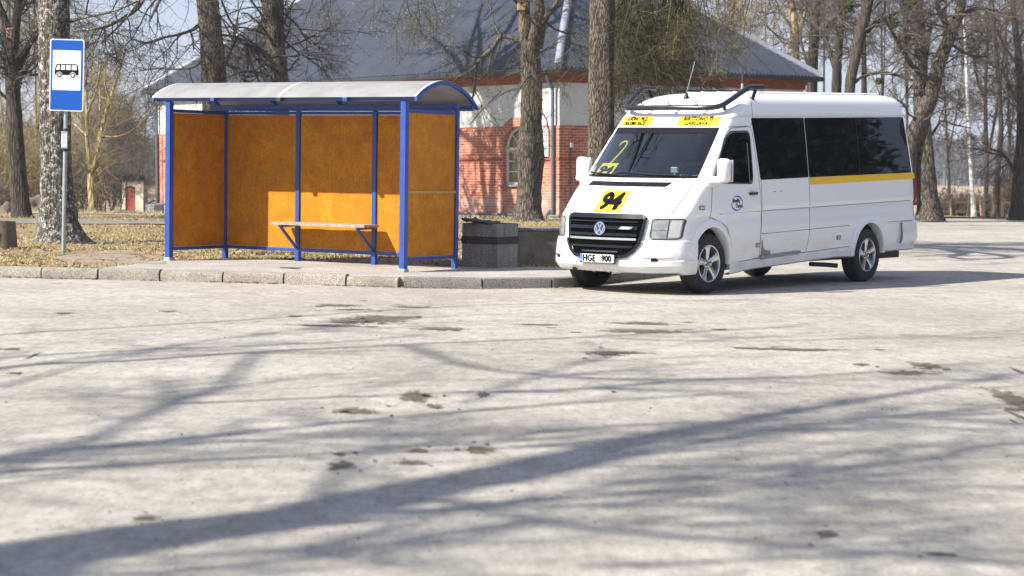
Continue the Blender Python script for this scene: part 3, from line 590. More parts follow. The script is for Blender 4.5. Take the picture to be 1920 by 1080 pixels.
    r = tree('wall_tree', 'gnarled tree with swollen burl and birdhouse in front of the brick wall', 'tree', 51.5,
         [[(990, 420, 60), (990, 400, 47), (992, 350, 44), (994, 300, 50), (994, 275, 52), (995, 240, 41), (996, 180, 40), (995, 130, 39), (992, 95, 38)], [(990, 100, 25), (985, 50, 21), (984, 0, 20), (985, -80, 17), (988, -240, 11)], [(996, 105, 26), (1004, 60, 22), (1012, 30, 21), (1010, -20, 20), (1016, -160, 13)]],
         [[(985, 285, 26), (977, 296, 30), (976, 312, 14)], [(1012, 90, 12), (1018, 55, 11), (1022, 35, 11), (1040, 12, 9), (1052, -10, 7)], [(1000, 92, 14), (975, 76, 11), (940, 68, 8), (925, 88, 8), (905, 106, 7), (895, 118, 6)], [(894, 118, 5), (892, 140, 5), (890, 165, 5), (884, 190, 3)], [(893, 124, 4), (880, 134, 4), (862, 142, 2)],
          [(940, 70, 4), (930, 50, 4), (922, 30, 3), (920, 0, 3)], [(985, 20, 7), (965, 0, 6), (940, -30, 5)], [(1005, 130, 4), (985, 150, 4), (975, 165, 3), (960, 185, 2)], [(905, 106, 4), (890, 108, 3), (868, 95, 2)], [(1010, 200, 4), (1025, 225, 3), (1030, 250, 2)], [(1022, 40, 5), (1050, 60, 4), (1080, 62, 3)], [(940, 170, 3), (900, 210, 3), (880, 235, 2)]],
         B_['bark_grey'], B_['twig_olive'], [SP(4, 1.3, 0.009, -0.02, w=0.22, n=6, rmax=0.022), SP(6, 0.62, 0.005, -0.04, w=0.28), SP(4, 0.3, 0.0035, n=4)], lo=0.8, flare=0.3, sides=20,
         wl=[[(.4, 51.5, 6.6, .14), (1.6, 51.8, 8.2, .12), (3.6, 51.4, 9.4, .08), (5.5, 52, 10.2, .03)], [(.4, 51.5, 7.6, .12), (.9, 52.5, 9.6, .09), (2.4, 54, 11.5, .04)], [(.4, 51.5, 7, .12), (-1.2, 52, 8.8, .09), (-3, 52.4, 10.4, .04)], [(.4, 51.5, 6.4, .12), (2.0, 49.8, 7.4, .09), (4.4, 48, 8.2, .04)]])
    birdhouse(atd(977, 19, 51.2), 'pale wooden nesting box on the gnarled tree by the brick wall', R(8), 0.98, plank=0.55)
    birdhouse(atd(18.5, 71, 47.0), 'weathered nesting box at the fork of the slim dark tree', R(-10), 0.72)
    tree('roadside_tree', 'thick straight dark trunk rising directly behind the windscreen of the minibus', 'tree', 38,
         [[(1128, 560, 66), (1127, 420, 54), (1127, 300, 50), (1128, 200, 48), (1129, 100, 47), (1130, 0, 47), (1131, -120, 42), (1133, -300, 32), (1134, -560, 20)]],
         [[(1140, -100, 24), (1200, -160, 20), (1290, -170, 16), (1390, -140, 11)], [(1140, -80, 20), (1180, -110, 16), (1240, -110, 12)]],
         B_['bark_linden'], B_['twig_olive'], [SP(6, 2.0, 0.012, 0.0, w=0.2, n=6), SP(8, 1.0, 0.008, -0.03, w=0.24), SP(5, 0.5, 0.006, n=4)], lo=0.62, sides=20,
         wl=[[(1.75, 38, 5.6, .17), (.9, 35.8, 7.2, .14), (-.6, 33, 8.6, .11), (-2.4, 30.8, 9.8, .08), (-3.8, 29, 11.2, .04)], [(1.75, 38, 6.3, .15), (.6, 35, 8.8, .12), (.1, 32.5, 10.5, .09), (-.9, 31, 12.6, .04)], [(1.75, 38, 7, .14), (3.2, 37.5, 8.4, .1), (5.2, 37, 9.6, .07), (7, 37.5, 10.2, .03)], [(1.75, 38, 5.4, .12), (3.4, 39.6, 6.4, .1), (5.5, 41, 7.2, .06), (7, 42.5, 7.4, .03)], [(1.75, 38, 9, .1), (2.6, 38.6, 11, .07), (3.6, 39, 13, .03)], [(1.75, 38, 6, .14), (1.2, 34, 9.0, .11), (-1.2, 31.5, 10.2, .08), (-3.0, 31, 10.6, .04)], [(1.75, 38, 6, .14), (0, 33.8, 10.5, .10), (-2.6, 32.2, 12.8, .05)], [(1.75, 38, 6, .12), (0, 32, 8.6, .10), (-2, 29.6, 9.2, .05)], [(1.75, 38, 9, .1), (1.2, 38.6, 11, .07), (.6, 39, 13.5, .03)]])
    # hanging olive twigs between that trunk and the van roof
    def hang(label, D, xs, y0, lenm, n, mat, specs, bud=None, x1=None, wob=0.12, r0=0.012):
        root = empty('hanging_branch', atd(sum(xs)/2, y0, D), label=label, cat='branch'); org = np.array(root.location)
        P = np.array([np.array(atd(random.uniform(*xs), y0+random.uniform(-60, 25), D+random.uniform(-1.6, 1.6))) for _ in range(n)])-org
        Dd = np.tile([0.0, 0, -1.0], (n, 1))+RNG.normal(0, 0.25, (n, 3)); L = lenm*RNG.uniform(0.45, 1.1, n)
        a = Acc(); pts, rad = grow(P, Dd, L, r0*RNG.uniform(.6, 1.3, n), 10, wob, (0.0, 0, -0.10), 0.3, 0.3); a.add(tubes(pts, rad, 5))
        last = crown(a, (pts, rad), specs); a.build('twigs', mat, root)
        if bud: buds(bud, 0.013, 'bud')(root, org, last)
        return root
    hang('dense curtain of olive drooping twigs hanging over the front of the minibus', 39.5, (1160, 1290), -20, 3.1, 80, B_['twig_olive'], [SP(11, 0.95, 0.0055, -0.16, w=0.25, curve=0.9), SP(8, 0.45, 0.0040, -0.06, w=0.32, n=5)])
    hang('thin arching ochre twigs hanging in front of the right roof slope', 39, (1250, 1430), -25, 1.8, 44, B_['twig_yellow'], [SP(6, 0.9, 0.004, -0.12, w=0.2, curve=1.2), SP(4, 0.45, 0.003, -0.06, w=0.28, n=4)])
    hang('hanging branches with pale seed wings over the middle of the roof', 42, (690, 860), -30, 1.9, 11, B_['twig_olive'], [SP(9, 0.8, 0.0055, -0.02, w=0.22), SP(6, 0.35, 0.0035, n=4)], 900)
    hang('fine dark drooping twigs against the sky above the shelter', 40, (565, 640), -30, 1.4, 5, B_['twig_dark'], [SP(9, 0.7, 0.004, -0.02, w=0.22), SP(5, 0.3, 0.0028, n=4)], 160)
    # --- right of the building
    mid = [
     ('tall slim trunk just right of the roof end, leftmost of the trunks behind the minibus', 68, [[(1488, 400, 26), (1490, 200, 20), (1491, 110, 17), (1489, 40, 15), (1480, -30, 12), (1470, -160, 8)], [(1491, 110, 9), (1500, 60, 8), (1512, 10, 7), (1520, -60, 5)]], [[(1489, 60, 6), (1470, 30, 5), (1450, 10, 4)]]),
     ('dark upright trunk standing close behind the eaves tip of the brick building', 64, [[(1520, 420, 26), (1521, 250, 22), (1523, 130, 20), (1527, 60, 19), (1530, 0, 17), (1534, -120, 12)]], [[(1521, 140, 6), (1508, 100, 6), (1500, 70, 5)], [(1540, 0, 8), (1541, 30, 6), (1548, 70, 5), (1562, 110, 6)], [(1520, 95, 6), (1550, 50, 6), (1590, 15, 8), (1620, 8, 5)]]),
     ('trunk with low side stem, above the middle of the minibus roof', 62, [[(1566, 420, 26), (1567, 250, 22), (1568, 170, 19), (1569, 130, 17), (1573, 80, 15), (1580, 20, 14), (1590, -80, 10)]], [[(1566, 130, 10), (1556, 100, 8), (1548, 70, 6), (1542, 40, 4)]]),
     ('leaning dark trunk with level side limb, above the rear half of the minibus roof', 60, [[(1588, 420, 28), (1590, 250, 24), (1594, 165, 20), (1602, 120, 19), (1612, 70, 21), (1624, 20, 21), (1632, -40, 16), (1640, -160, 10)]], [[(1602, 155, 7), (1620, 142, 6), (1660, 136, 6), (1695, 146, 5), (1712, 150, 4)], [(1625, 60, 9), (1650, 38, 7), (1680, 25, 6), (1700, 18, 5)], [(1612, 55, 4), (1595, 52, 3), (1580, 55, 3)]]),
     ('straight thin trunk beside the leaning one, above the rear of the minibus', 66, [[(1622, 420, 14), (1621, 250, 13), (1620, 170, 11), (1620, 100, 9), (1619, 50, 9), (1620, -40, 7), (1622, -140, 5)]], []),
    ]
    for lb, D, tk, lm in mid:
        tree('bare_tree', lb, 'tree', D, tk, lm, B_['bark_dark'] if D != 68 else B_['bark_yellow'], B_['twig_grey'], [SP(6, 2.0, 0.014, 0.0, w=0.2, n=6, rmax=0.04), SP(7, 1.0, 0.0085, -0.02, w=0.26), SP(6, 0.5, 0.0062, w=0.3, n=4)], lo=0.5, group='bare trees behind the minibus roof')
    tree('double_tree', 'big two stemmed tree at the rear end of the minibus', 'tree', 60,
         [[(1742, 398, 44), (1740, 370, 36), (1736, 300, 33), (1731, 240, 31), (1726, 180, 27), (1727, 120, 23), (1726, 60, 18), (1722, 0, 15), (1718, -120, 10)], [(1706, 384, 40), (1703, 340, 34), (1704, 290, 30), (1716, 245, 30), (1738, 200, 29), (1750, 160, 27), (1764, 110, 25), (1783, 65, 21), (1800, 20, 18), (1808, -30, 15), (1815, -150, 10)]],
         [[(1772, 90, 14), (1775, 50, 12), (1760, 20, 10), (1752, -20, 8)], [(1728, 140, 10), (1708, 120, 9), (1690, 90, 8), (1670, 55, 6), (1660, 35, 5)], [(1795, 40, 9), (1815, 22, 8), (1835, 15, 7), (1870, 18, 5), (1900, 40, 3)], [(1748, 252, 6), (1758, 236, 5), (1768, 226, 4), (1790, 234, 3), (1820, 240, 2)], [(1780, 80, 6), (1810, 100, 6), (1832, 106, 5), (1850, 106, 3)], [(1700, 200, 4), (1690, 190, 4), (1710, 160, 3), (1716, 150, 3)], [(1745, 180, 9), (1735, 140, 9), (1738, 90, 8), (1745, 50, 7)]],
         B_['bark_grey'], B_['twig_red'], [SP(7, 1.6, 0.012, -0.02, w=0.22, n=6, rmax=0.04), SP(7, 0.9, 0.0075, -0.03, w=0.26), SP(6, 0.42, 0.0055, w=0.3, n=4)], lo=0.5, sides=20, flare=0.2)
    tree('birch', 'thin white birch trunk standing right of the minibus', 'tree', 66,
         [[(1826, 400, 11), (1824, 370, 8.5), (1819, 300, 7.5), (1816, 240, 7), (1813, 160, 6), (1810, 90, 5), (1807, 30, 4), (1804, -60, 3)]],
         [[(1814, 165, 2), (1800, 155, 2), (1785, 150, 1.5)]], B_['bark_birch'], B_['twig_grey'], [SP(4, 1.2, 0.008, 0.02), SP(5, 0.6, 0.006)], lo=0.6, flare=0.1, sides=8, rough=0.02)
    rt = [('crooked slim tree right of the birch, by the verge', 70, [[(1866, 400, 15), (1868, 360, 12), (1872, 300, 10), (1877, 240, 9), (1874, 170, 8), (1868, 100, 7), (1862, 20, 6), (1860, -60, 5)]], [[(1878, 280, 6), (1890, 300, 4), (1905, 310, 3)], [(1874, 300, 4), (1888, 288, 4), (1905, 292, 3)]], 'twig_red'),
          ('dark stout tree with dense reddish twigs at the right edge', 62, [[(1908, 402, 28), (1912, 330, 24), (1916, 250, 19), (1914, 170, 16), (1908, 90, 13), (1900, 20, 11), (1896, -80, 8)]], [[(1905, 330, 8), (1890, 300, 7), (1875, 285, 5), (1858, 280, 3)], [(1913, 200, 7), (1895, 165, 6), (1880, 130, 5)], [(1915, 300, 8), (1930, 270, 7), (1950, 240, 5)], [(1908, 120, 6), (1885, 90, 5), (1870, 55, 4)], [(1905, 80, 6), (1925, 50, 5), (1945, 20, 4)]], 'twig_red'),
          ('pale twiggy tree behind the birch, reaching out of the picture top', 85, [[(1848, 390, 10), (1850, 300, 8), (1848, 200, 7), (1850, 100, 6), (1856, 0, 5), (1860, -80, 4)], [(1850, 300, 6), (1866, 220, 5), (1880, 120, 4), (1890, 20, 3)]], [[(1849, 200, 5), (1830, 140, 4), (1820, 80, 3)]], 'twig_grey')]
    for lb, D, tk, lm, tw in rt:
        tree('verge_tree', lb, 'tree', D, tk, lm, B_['bark_dark'], B_[tw], [SP(7, 2.0, 0.015, -0.02, w=0.2, n=6, rmax=0.04), SP(8, 1.05, 0.0085, -0.02, w=0.26), SP(6, 0.5, 0.006, w=0.3, n=4)], lo=0.3)
    # trees farther back, seen between the trunks
    names = {'l': 'bare_tree'}
    for i, (x, yb, D, h, tw, lb) in enumerate([
        (1700, 372, 96, 13, 'twig_grey', 'faint grey tree behind the two stemmed tree'), (1655, 372, 100, 15, 'twig_grey', 'grey tree in the back row over the minibus rear roof corner'), (1545, 372, 104, 16, 'twig_grey', 'faint back row tree between the trunks over the minibus roof'),
        (1440, 372, 110, 17, 'twig_yellow', 'sunlit ochre tree rising behind the right roof slope'), (1385, 372, 112, 17, 'twig_yellow', 'ochre tree behind the roof ridge, half hidden by hanging twigs'),
        (10, 385, 78, 10, 'twig_yellow', 'ochre bushy tree behind the slim dark one at the left edge'), (70, 385, 84, 11, 'twig_yellow', 'ochre bare tree just left of the lichen covered trunk'), (215, 375, 120, 5.5, 'twig_grey', 'grey bare tree straight above the small shed'), (140, 380, 95, 6.5, 'twig_yellow', 'low ochre tree right of the lichen covered trunk'), (262, 372, 130, 6, 'twig_grey', 'far grey tree left of the building corner'),
        (1780, 372, 105, 10, 'twig_grey', 'small grey tree in the gap between the two stemmed tree and the birch'), (1895, 376, 92, 12, 'twig_red', 'reddish dense tree in the back row at the right edge')]):
        ppm = F_PX/D; w = 0.17*ppm; hx = h*ppm; dx = random.uniform(-14, 14)
        tree('bare_tree', lb, 'tree', D, [[(x, yb, w), (x+dx*.3, yb-hx*.3, w*.75), (x+dx*.7, yb-hx*.6, w*.5), (x+dx, yb-hx, w*.2)], [(x+dx*.2, yb-hx*.22, w*.5), (x-dx*1.2, yb-hx*.5, w*.4), (x-dx*2.4, yb-hx*.85, w*.2)]], [],
             B_['bark_yellow'] if tw == 'twig_yellow' else B_['bark_dark'], B_[tw], [SP(7, 2.6, 0.02, 0.06, w=0.16, n=6, rmax=0.05), SP(8, 1.5, 0.013, 0.03, w=0.2), SP(6, 0.8, 0.010, 0.0, w=0.25, n=4)], lo=0.15, sides=7, flare=0.1)
    # mistletoe balls
    for i, (x, y, D, w, lb) in enumerate([(1674, 42, 59.5, 26, 'round mistletoe clump high in the leaning tree'), (1697, 72, 60, 20, 'smaller mistletoe clump left of the two stemmed tree'), (1592, 14, 61, 24, 'dark mistletoe clump at the top over the minibus roof'), (1648, 152, 61, 12, 'small low mistletoe tuft above the minibus rear'), (1706, 4, 60, 34, 'large mistletoe clump cut by the top edge near the two stemmed tree')]):
        c = atd(x, y, D); r = w/2*D/F_PX; root = empty('mistletoe', c, label=lb, cat='mistletoe')
        n = 260; Dd = unit(RNG.normal(0, 1, (n, 3))); a = Acc(); pts, rad = grow(np.zeros((n, 3)), Dd, r*RNG.uniform(.6, 1.1, n), .006, 4, .35); a.add(tubes(pts, rad, 3)); a.add(quads(pts[:, -1], 0.03)); a.add(quads(pts[:, -2], 0.03))
        a.build('tuft', B_['mossy'], root)
    # --- trees beside the photographer whose branches shade the road
    tx, ty = math.cos(R(SUN_AZ)), math.sin(R(SUN_AZ)); ct = 1/math.tan(R(SUN_EL))
    def G(x, y, z):
        g = gp(x, y, 0); return np.array((g.x-ct*z*tx, g.y-ct*z*ty, z))
    def caster(lb, base, top, limbs, spec, r=0.24):
        root = empty('roadside_tree', base, label=lb, cat='tree'); o = np.array(base, float)
        w = Acc(); a = Acc(); bp_ = []; br_ = []
        VF, P, Rr = limb_tube([o-o, np.array(top)*.5-o*.5+np.array((0.1, .1, 0)), np.array(top)-o], [r*1.1, r*.85, r*.6], 14, 0.05, .2, .3); w.add(VF)
        for pts, r0, r1 in limbs:
            pp = [np.array(p)-o for p in pts]
            VF, P, Rr = limb_tube(pp, [max(r1, r0*(1-(i/(len(pp)-1))**2.0*.95)) if r0 > .2 else r0+(r1-r0)*i/(len(pp)-1) for i in range(len(pp))], 8, 0.05, .25); w.add(VF)
            q = resample(P[1:], Rr[1:], 9); bp_.append(q[0]); br_.append(q[1])
        w.build('trunk', B_['bark_dark'], root); crown(a, (np.array(bp_), np.array(br_)), spec); a.build('crown', B_['twig_dark'], root)
    t1 = (-11.6, 4.0, 0); top1 = (-11.4, 4.3, 6.2); T1 = np.array(top1)
    L1 = [([T1, G(-260, 1100, 7.2), G(0, 1052, 8), G(280, 1004, 8.6), G(560, 968, 9.2), G(800, 915, 9.8), G(1000, 872, 10.4), G(1250, 815, 11.2), G(1500, 770, 12), G(1919, 700, 13)], .30, .025),
          ([G(820, 915, 9.8), G(980, 900, 10), G(1200, 850, 10.6), G(1500, 800, 11.4), G(1800, 770, 12), G(2000, 745, 12.5)], .075, .025),
          ([G(560, 968, 9.2), G(760, 960, 9.3), G(1000, 940, 9.6), G(1300, 915, 10), G(1650, 870, 10.6), G(1919, 830, 11)], .06, .02),
          ([G(560, 968, 9.2), G(600, 930, 9.5), G(640, 880, 10), G(720, 830, 10.4), G(820, 800, 10.8)], .05, .02),
          ([G(800, 930, 9.8), G(1000, 975, 9.5), G(1200, 1000, 9.4), G(1450, 1020, 9.3), G(1919, 1060, 9)], .05, .02),
          ([G(-50, 1062, 8), G(150, 1075, 8), G(420, 1068, 8.2), G(700, 1020, 8.6), G(1000, 985, 9)], .04, .015),
          ([T1, G(-300, 950, 8.5), G(0, 858, 9.6), G(300, 828, 10.2), G(560, 800, 10.8), G(960, 764, 11.5), G(1400, 735, 12.2)], .10, .03),
          ([T1, G(-260, 930, 8), G(0, 886, 9), G(300, 868, 9.5), G(600, 852, 10), G(1000, 838, 10.6), G(1350, 812, 11.4)], .075, .02),
          ([G(0, 886, 9), G(250, 790, 9.8), G(420, 730, 10.4), G(640, 700, 11)], .04, .015)]
    rs = random.Random(5)
    for k in range(17):
        x0 = rs.uniform(-200, 1150); y0 = rs.uniform(700, 1075); z0 = rs.uniform(8.5, 11); L = rs.uniform(450, 950); dy = rs.uniform(-130, -20) if y0 < 980 else rs.uniform(-40, 70)
        L1.append(([G(x0+L*t, y0+dy*t*(1.5-.5*t)+rs.uniform(-6, 6), z0+2.2*t) for t in (0, .25, .5, .75, 1)], rs.uniform(.022, .045), .010))
    caster('tall bare tree left of the photographer whose thick limb shades the near road', t1, top1, L1, [SP(9, 1.8, 0.017, 0.02, w=0.14, n=6, rmax=0.04, ang=(20, 55)), SP(6, 0.95, 0.012, 0.0, w=0.2)], .36)
    t2 = (-15.5, 10.5, 0); T2 = np.array((-15.2, 10.7, 6.8))
    L2 = [([T2, G(-300, 760, 8), G(0, 690, 9), G(250, 676, 9.8), G(480, 660, 10.6), G(760, 646, 11.4), G(1100, 632, 12.2), G(1500, 612, 13)], .075, .03),
          ([T2, G(-300, 660, 8.5), G(0, 628, 9.5), G(260, 612, 10.4), G(520, 596, 11.2), G(880, 573, 12.2), G(1300, 563, 13), G(1460, 560, 13.4)], .04, .018),
          ([T2, G(-300, 720, 9), G(0, 672, 10), G(300, 655, 11), G(620, 642, 12), G(800, 628, 12.8)], .04, .02),
          ([G(480, 660, 10.6), G(420, 720, 10.4), G(300, 760, 10), G(180, 830, 9.6)], .04, .015),
          ([G(760, 646, 11.4), G(900, 690, 11.2), G(1150, 710, 11.6), G(1500, 705, 12.2), G(1850, 680, 13)], .045, .018),
          ([G(1100, 632, 12.2), G(1400, 640, 12.6), G(1919, 625, 13.4)], .03, .015)]
    caster('second bare tree further left of the photographer, its thin shadows cross the road', t2, tuple(T2), L2, [SP(7, 1.6, 0.012, 0.02, w=0.14, n=6, rmax=0.022, ang=(20, 50)), SP(6, 0.9, 0.009, 0.0, w=0.2)])
    # a third, east of the road, mirrored in the windows of the minibus
    for k, (bx_, by_, hh) in enumerate([(17, 29.5, 11), (21, 36, 13), (24, 31, 12), (19, 24, 12)]):
        o = (bx_, by_, 0); topp = (bx_+.4, by_+.2, hh*.5); Tq = np.array(topp)
        L3 = [([Tq, Tq+np.array((random.uniform(-1.5, 1.5), random.uniform(-1.5, 1.5), hh*.2)), Tq+np.array((random.uniform(-3, 3), random.uniform(-3, 3), hh*.45))], .12, .04) for _ in range(5)]
        caster('bare tree %s the road on the right, mirrored in the minibus windows' % ['beside', 'set back from', 'farthest from', 'nearest the photographer along'][k], o, topp, L3, [SP(7, 2.0, 0.02, 0.02, w=0.2, n=5, rmax=0.04), SP(6, 1.0, 0.013)], 0.2)

def spruces():
    for k, (x, y, h, lb) in enumerate([(31, 30, 13, 'first'), (35, 37, 15, 'second'), (33, 44, 12, 'third'), (40, 33, 16, 'fourth'), (41, 49, 15, 'fifth'), (29, 24, 11, 'sixth'), (47, 41, 17, 'seventh'), (38, 27, 14, 'eighth'), (36, 53, 13, 'ninth'), (48, 56, 16, 'tenth'), (30, 37, 14, 'eleventh'), (35.5, 48, 16, 'twelfth'), (27, 33.5, 10, 'thirteenth'), (44, 37, 19, 'fourteenth'), (52, 47, 20, 'fifteenth')]):
        r = empty('spruce', (x, y, 0), label='dark spruce outside the right of the photo, %s of the spruces mirrored in the minibus' % lb, cat='tree', group='spruces mirrored in the minibus')
        bm = bmesh.new(); tube_pts(bm, [(0, 0, 0), (0, 0, h*.5), (0, 0, h)], [.22, .13, .02], 8); from_bm('trunk', bm, MAT['bark_dark'], r, smooth=True, uv=False)
        n = 3800; t = RNG.uniform(.04, 1, n)**1.0; w = (1.03-t)*h*.2+.1; a_ = RNG.uniform(0, 2*np.pi, n); q = w*np.sqrt(RNG.uniform(.1, 1, n))
        a = Acc(); a.add(quads(np.stack([q*np.cos(a_), q*np.sin(a_), t*h-q*.35], 1), .22, .3)); a.build('crown', MAT['pine'], r)
def haze():
    bm = bmesh.new(); bx(bm, -950, 950, -70, 1250, -9.5, 34); m = bpy.data.materials.new('haze'); m.use_nodes = True; t = m.node_tree; t.nodes.clear()
    o = t.nodes.new('ShaderNodeOutputMaterial'); v = t.nodes.new('ShaderNodeVolumePrincipled'); v.inputs['Density'].default_value = 0.00045; v.inputs['Color'].default_value = (0.80, 0.87, 1.0, 1); v.inputs['Anisotropy'].default_value = 0.2
    t.links.new(v.outputs[0], o.inputs['Volume']); tag(from_bm('haze', bm, m, uv=False), kind='stuff')
def undergrowth():
    def shrub(lb, x0, x1, yb, D, h, n, twig, name='shrub', spread=0.5, specs=None, dz=0.0):
        c = atd((x0+x1)/2, yb, D); gz = T(c.x, c.y)+dz; root = empty(name, (c.x, c.y, gz), label=lb, cat='bush')
        wd_ = (x1-x0)*D/F_PX/2
        P = np.stack([RNG.uniform(-wd_, wd_, n), RNG.uniform(-1.2, 1.2, n), np.zeros(n)], 1); Dd = np.stack([RNG.normal(0, spread*.6, n), RNG.normal(0, spread*.6, n), np.ones(n)], 1)
        a = Acc(); pts, rad = grow(P, Dd, h*RNG.uniform(.45, 1.1, n), 0.017, 7, .13, (0, 0, .02)); a.add(tubes(pts, rad, 4))
        crown(a, (pts, rad), specs or [SP(8, h*.28, .009, .02, w=.2), SP(5, h*.14, .007, w=.3, n=3)]); a.build('twigs', twig, root); return root
    B_ = MAT
    shrub('tangle of ochre stems at the left edge behind the slim dark tree', -40, 60, 395, 66, 4.2, 60, B_['twig_yellow'])
    shrub('ochre thicket showing between the slim dark tree and the lichen covered trunk', 40, 120, 395, 70, 4.0, 60, B_['twig_yellow'])
    shrub('grey brown thicket right of the lichen covered trunk', 120, 215, 395, 76, 3.4, 70, B_['twig_grey'])
    shrub('grey thicket behind the small shed, reaching the building corner', 205, 310, 385, 118, 4.0, 80, B_['twig_grey'])
    shrub('tall olive thicket behind the shed door side', 180, 260, 385, 128, 4.6, 50, B_['twig_olive'])
    shrub('dry brown brush behind the fence right of the two stemmed tree', 1752, 1812, 394, 76, 1.1, 90, B_['twig_red'])
    shrub('dry brown brush between the birch and the crooked slim tree', 1815, 1875, 394, 77, 1.0, 90, B_['twig_red'])
    shrub('dry brown brush against the stout tree at the right edge', 1870, 1935, 392, 76, 1.7, 80, B_['twig_red'])
    shrub('low dry brush at the foot of the leftmost trees', -20, 90, 402, 60, 0.9, 120, B_['twig_grey'])
    # far forest: reads as one mass
    def forest(name, xr, D0, D1, n, h, mat, pine=0.25, base=None):
        a = Acc(); pn = Acc()
        px = RNG.uniform(xr[0], xr[1], n); D = RNG.uniform(D0, D1, n)
        P = np.array([np.array(atd(x, 300, d)) for x, d in zip(px, D)]); P[:, 2] = [T(p[0], p[1])-.3 for p in P]
        hh = h*RNG.uniform(.7, 1.15, n); k = max(0.03, D0*0.00035)
        pts, rad = grow(P, np.tile([0, 0, 1.], (n, 1)), hh, hh*.012+k, 6, .05); a.add(tubes(pts, rad, 4))
        crown(a, (pts, rad), [SP(16, h*.22, k*.8, .08, w=.15, lo=.25), SP(7, h*.11, k*.6, .03, n=3)])
        a.build(name, mat); o = bpy.context.scene.collection.objects[-1]; tag(o, 'leafless wood on the skyline', None, None, 'stuff'); return P, hh
    def conifers(name, P, hh, lb):
        a = Acc(); n = len(P); per = 90; idx = np.repeat(np.arange(n), per); t = RNG.uniform(.2, 1, len(idx)); w = (1.02-t)*hh[idx]*.17+.1
        ang = RNG.uniform(0, 2*np.pi, len(idx)); rr = w*np.sqrt(RNG.uniform(0, 1, len(idx)))
        Q = P[idx]+np.stack([rr*np.cos(ang), rr*np.sin(ang), t*hh[idx]], 1); a.add(quads(Q, hh[0]*.035)); a.build(name, MAT['pine'])
        tag(bpy.context.scene.collection.objects[-1], lb, None, None, 'stuff')
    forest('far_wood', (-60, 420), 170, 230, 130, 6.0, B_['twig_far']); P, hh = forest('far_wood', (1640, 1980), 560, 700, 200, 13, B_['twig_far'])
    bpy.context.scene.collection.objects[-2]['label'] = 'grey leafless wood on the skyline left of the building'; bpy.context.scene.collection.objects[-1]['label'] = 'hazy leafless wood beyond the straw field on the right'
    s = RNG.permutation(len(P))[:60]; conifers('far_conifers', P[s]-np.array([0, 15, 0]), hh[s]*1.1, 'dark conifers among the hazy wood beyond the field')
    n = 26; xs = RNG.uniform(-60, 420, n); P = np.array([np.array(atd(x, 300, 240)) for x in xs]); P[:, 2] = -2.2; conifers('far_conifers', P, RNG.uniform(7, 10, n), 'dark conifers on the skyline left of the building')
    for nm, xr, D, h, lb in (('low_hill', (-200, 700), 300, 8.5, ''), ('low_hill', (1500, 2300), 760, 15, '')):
        A = atd(xr[0], 300, D); Bq = atd(xr[1], 300, D); n = 40; V = []; Fq = []
        for i in range(n+1):
            x = A.x+(Bq.x-A.x)*i/n; t = h*(0.7+.25*noise.noise(Vector((i*.3, D, 0)))); z0 = T(0, D)-1
            V += [(x, D, z0), (x, D+25, z0+t), (x, D+120, z0+t*1.1), (x, D+300, z0)]
        for i in range(n):
            for k in range(3): Fq.append((i*4+k, (i+1)*4+k, (i+1)*4+k+1, i*4+k+1))
        tag(from_np(nm, V, Fq, B_['twig_far'], smooth=True), kind='structure')
    # grass blades and fallen leaves
    def scatter(n, xr, yr, D0, D1): 
        x = RNG.uniform(xr[0], xr[1], n); D = 1/RNG.uniform(1/D1, 1/D0, n)
        P = np.stack([(x-960)/F_PX*D, D, np.zeros(n)], 1); ky = np.interp(P[:, 0], [k[0] for k in KERB], [k[1] for k in KERB])
        nz = np.array([noise.noise(Vector((p[0]*.8, p[1]*.8, 4))) for p in P])
        ok = (P[:, 1] > ky+.35); P = P[ok]; return P, nz[ok]
    Pall, nz = scatter(70000, (-30, 1110), None, 26, 60)
    P, nz = Pall, nz
    bed = np.array([[v.x, v.y] for v in [gp(*p, .12) for p in [(1200, 507), (1060, 503), (852, 502), (700, 497), (560, 491), (440, 487), (300, 491), (150, 500), (100, 520)]]]); o_ = np.argsort(bed[:, 0])
    lim = np.interp(P[:, 0], bed[o_, 0], bed[o_, 1]); ok = (P[:, 1] > lim+.05) & ~((P[:, 1] > 43.3) & (P[:, 1] < 46.5) & (P[:, 0] < -3)) & (P[:, 1] < 54.5)
    P = P[ok]; nz = nz[ok]; P[:, 2] = .10
    g = P[nz > -.05]; k = len(g); h_ = RNG.uniform(.02, .055, k)*(1+np.clip(g[:, 1]-30, 0, 30)/40); d = unit(np.stack([RNG.normal(0, .5, k), RNG.normal(0, .5, k), np.ones(k)], 1))*h_[:, None]; s = np.stack([RNG.uniform(.004, .010, k), RNG.uniform(-.004, .004, k), np.zeros(k)], 1)
    V = np.stack([g-s, g+s, g+d+s*.3, g+d-s*.3], 1).reshape(-1, 3); half = int(k*.84)
    sel = RNG.permutation(k); Vq = V.reshape(k, 4, 3)
    for nm, id_, mt, lb in (('dry_grass', sel[:half], 'straw', 'dry straw coloured grass around the shelter and trees'), ('green_grass', sel[half:], 'green2', 'sparse fresh green grass on the lawn')):
        tag(from_np(nm, Vq[id_].reshape(-1, 3), np.arange(len(id_)*4).reshape(-1, 4), MAT[mt]), lb, None, None, 'stuff')
    g = P[nz < .3][:17000]; g[:, 2] = .118; a = Acc(); a.add(quads(g, .022, .85)); o = a.build('fallen_leaves', MAT['leaf'], smooth=False); tag(o, 'dry fallen leaves littering the lawn', None, None, 'stuff')
    # crumbs and leaves along the kerb foot and on the road
    n = 1500; kx = RNG.uniform(-6.6, 2.2, n); ky = np.interp(kx, [k[0] for k in KERB], [k[1] for k in KERB])-np.abs(RNG.normal(0, .05, n))-.01
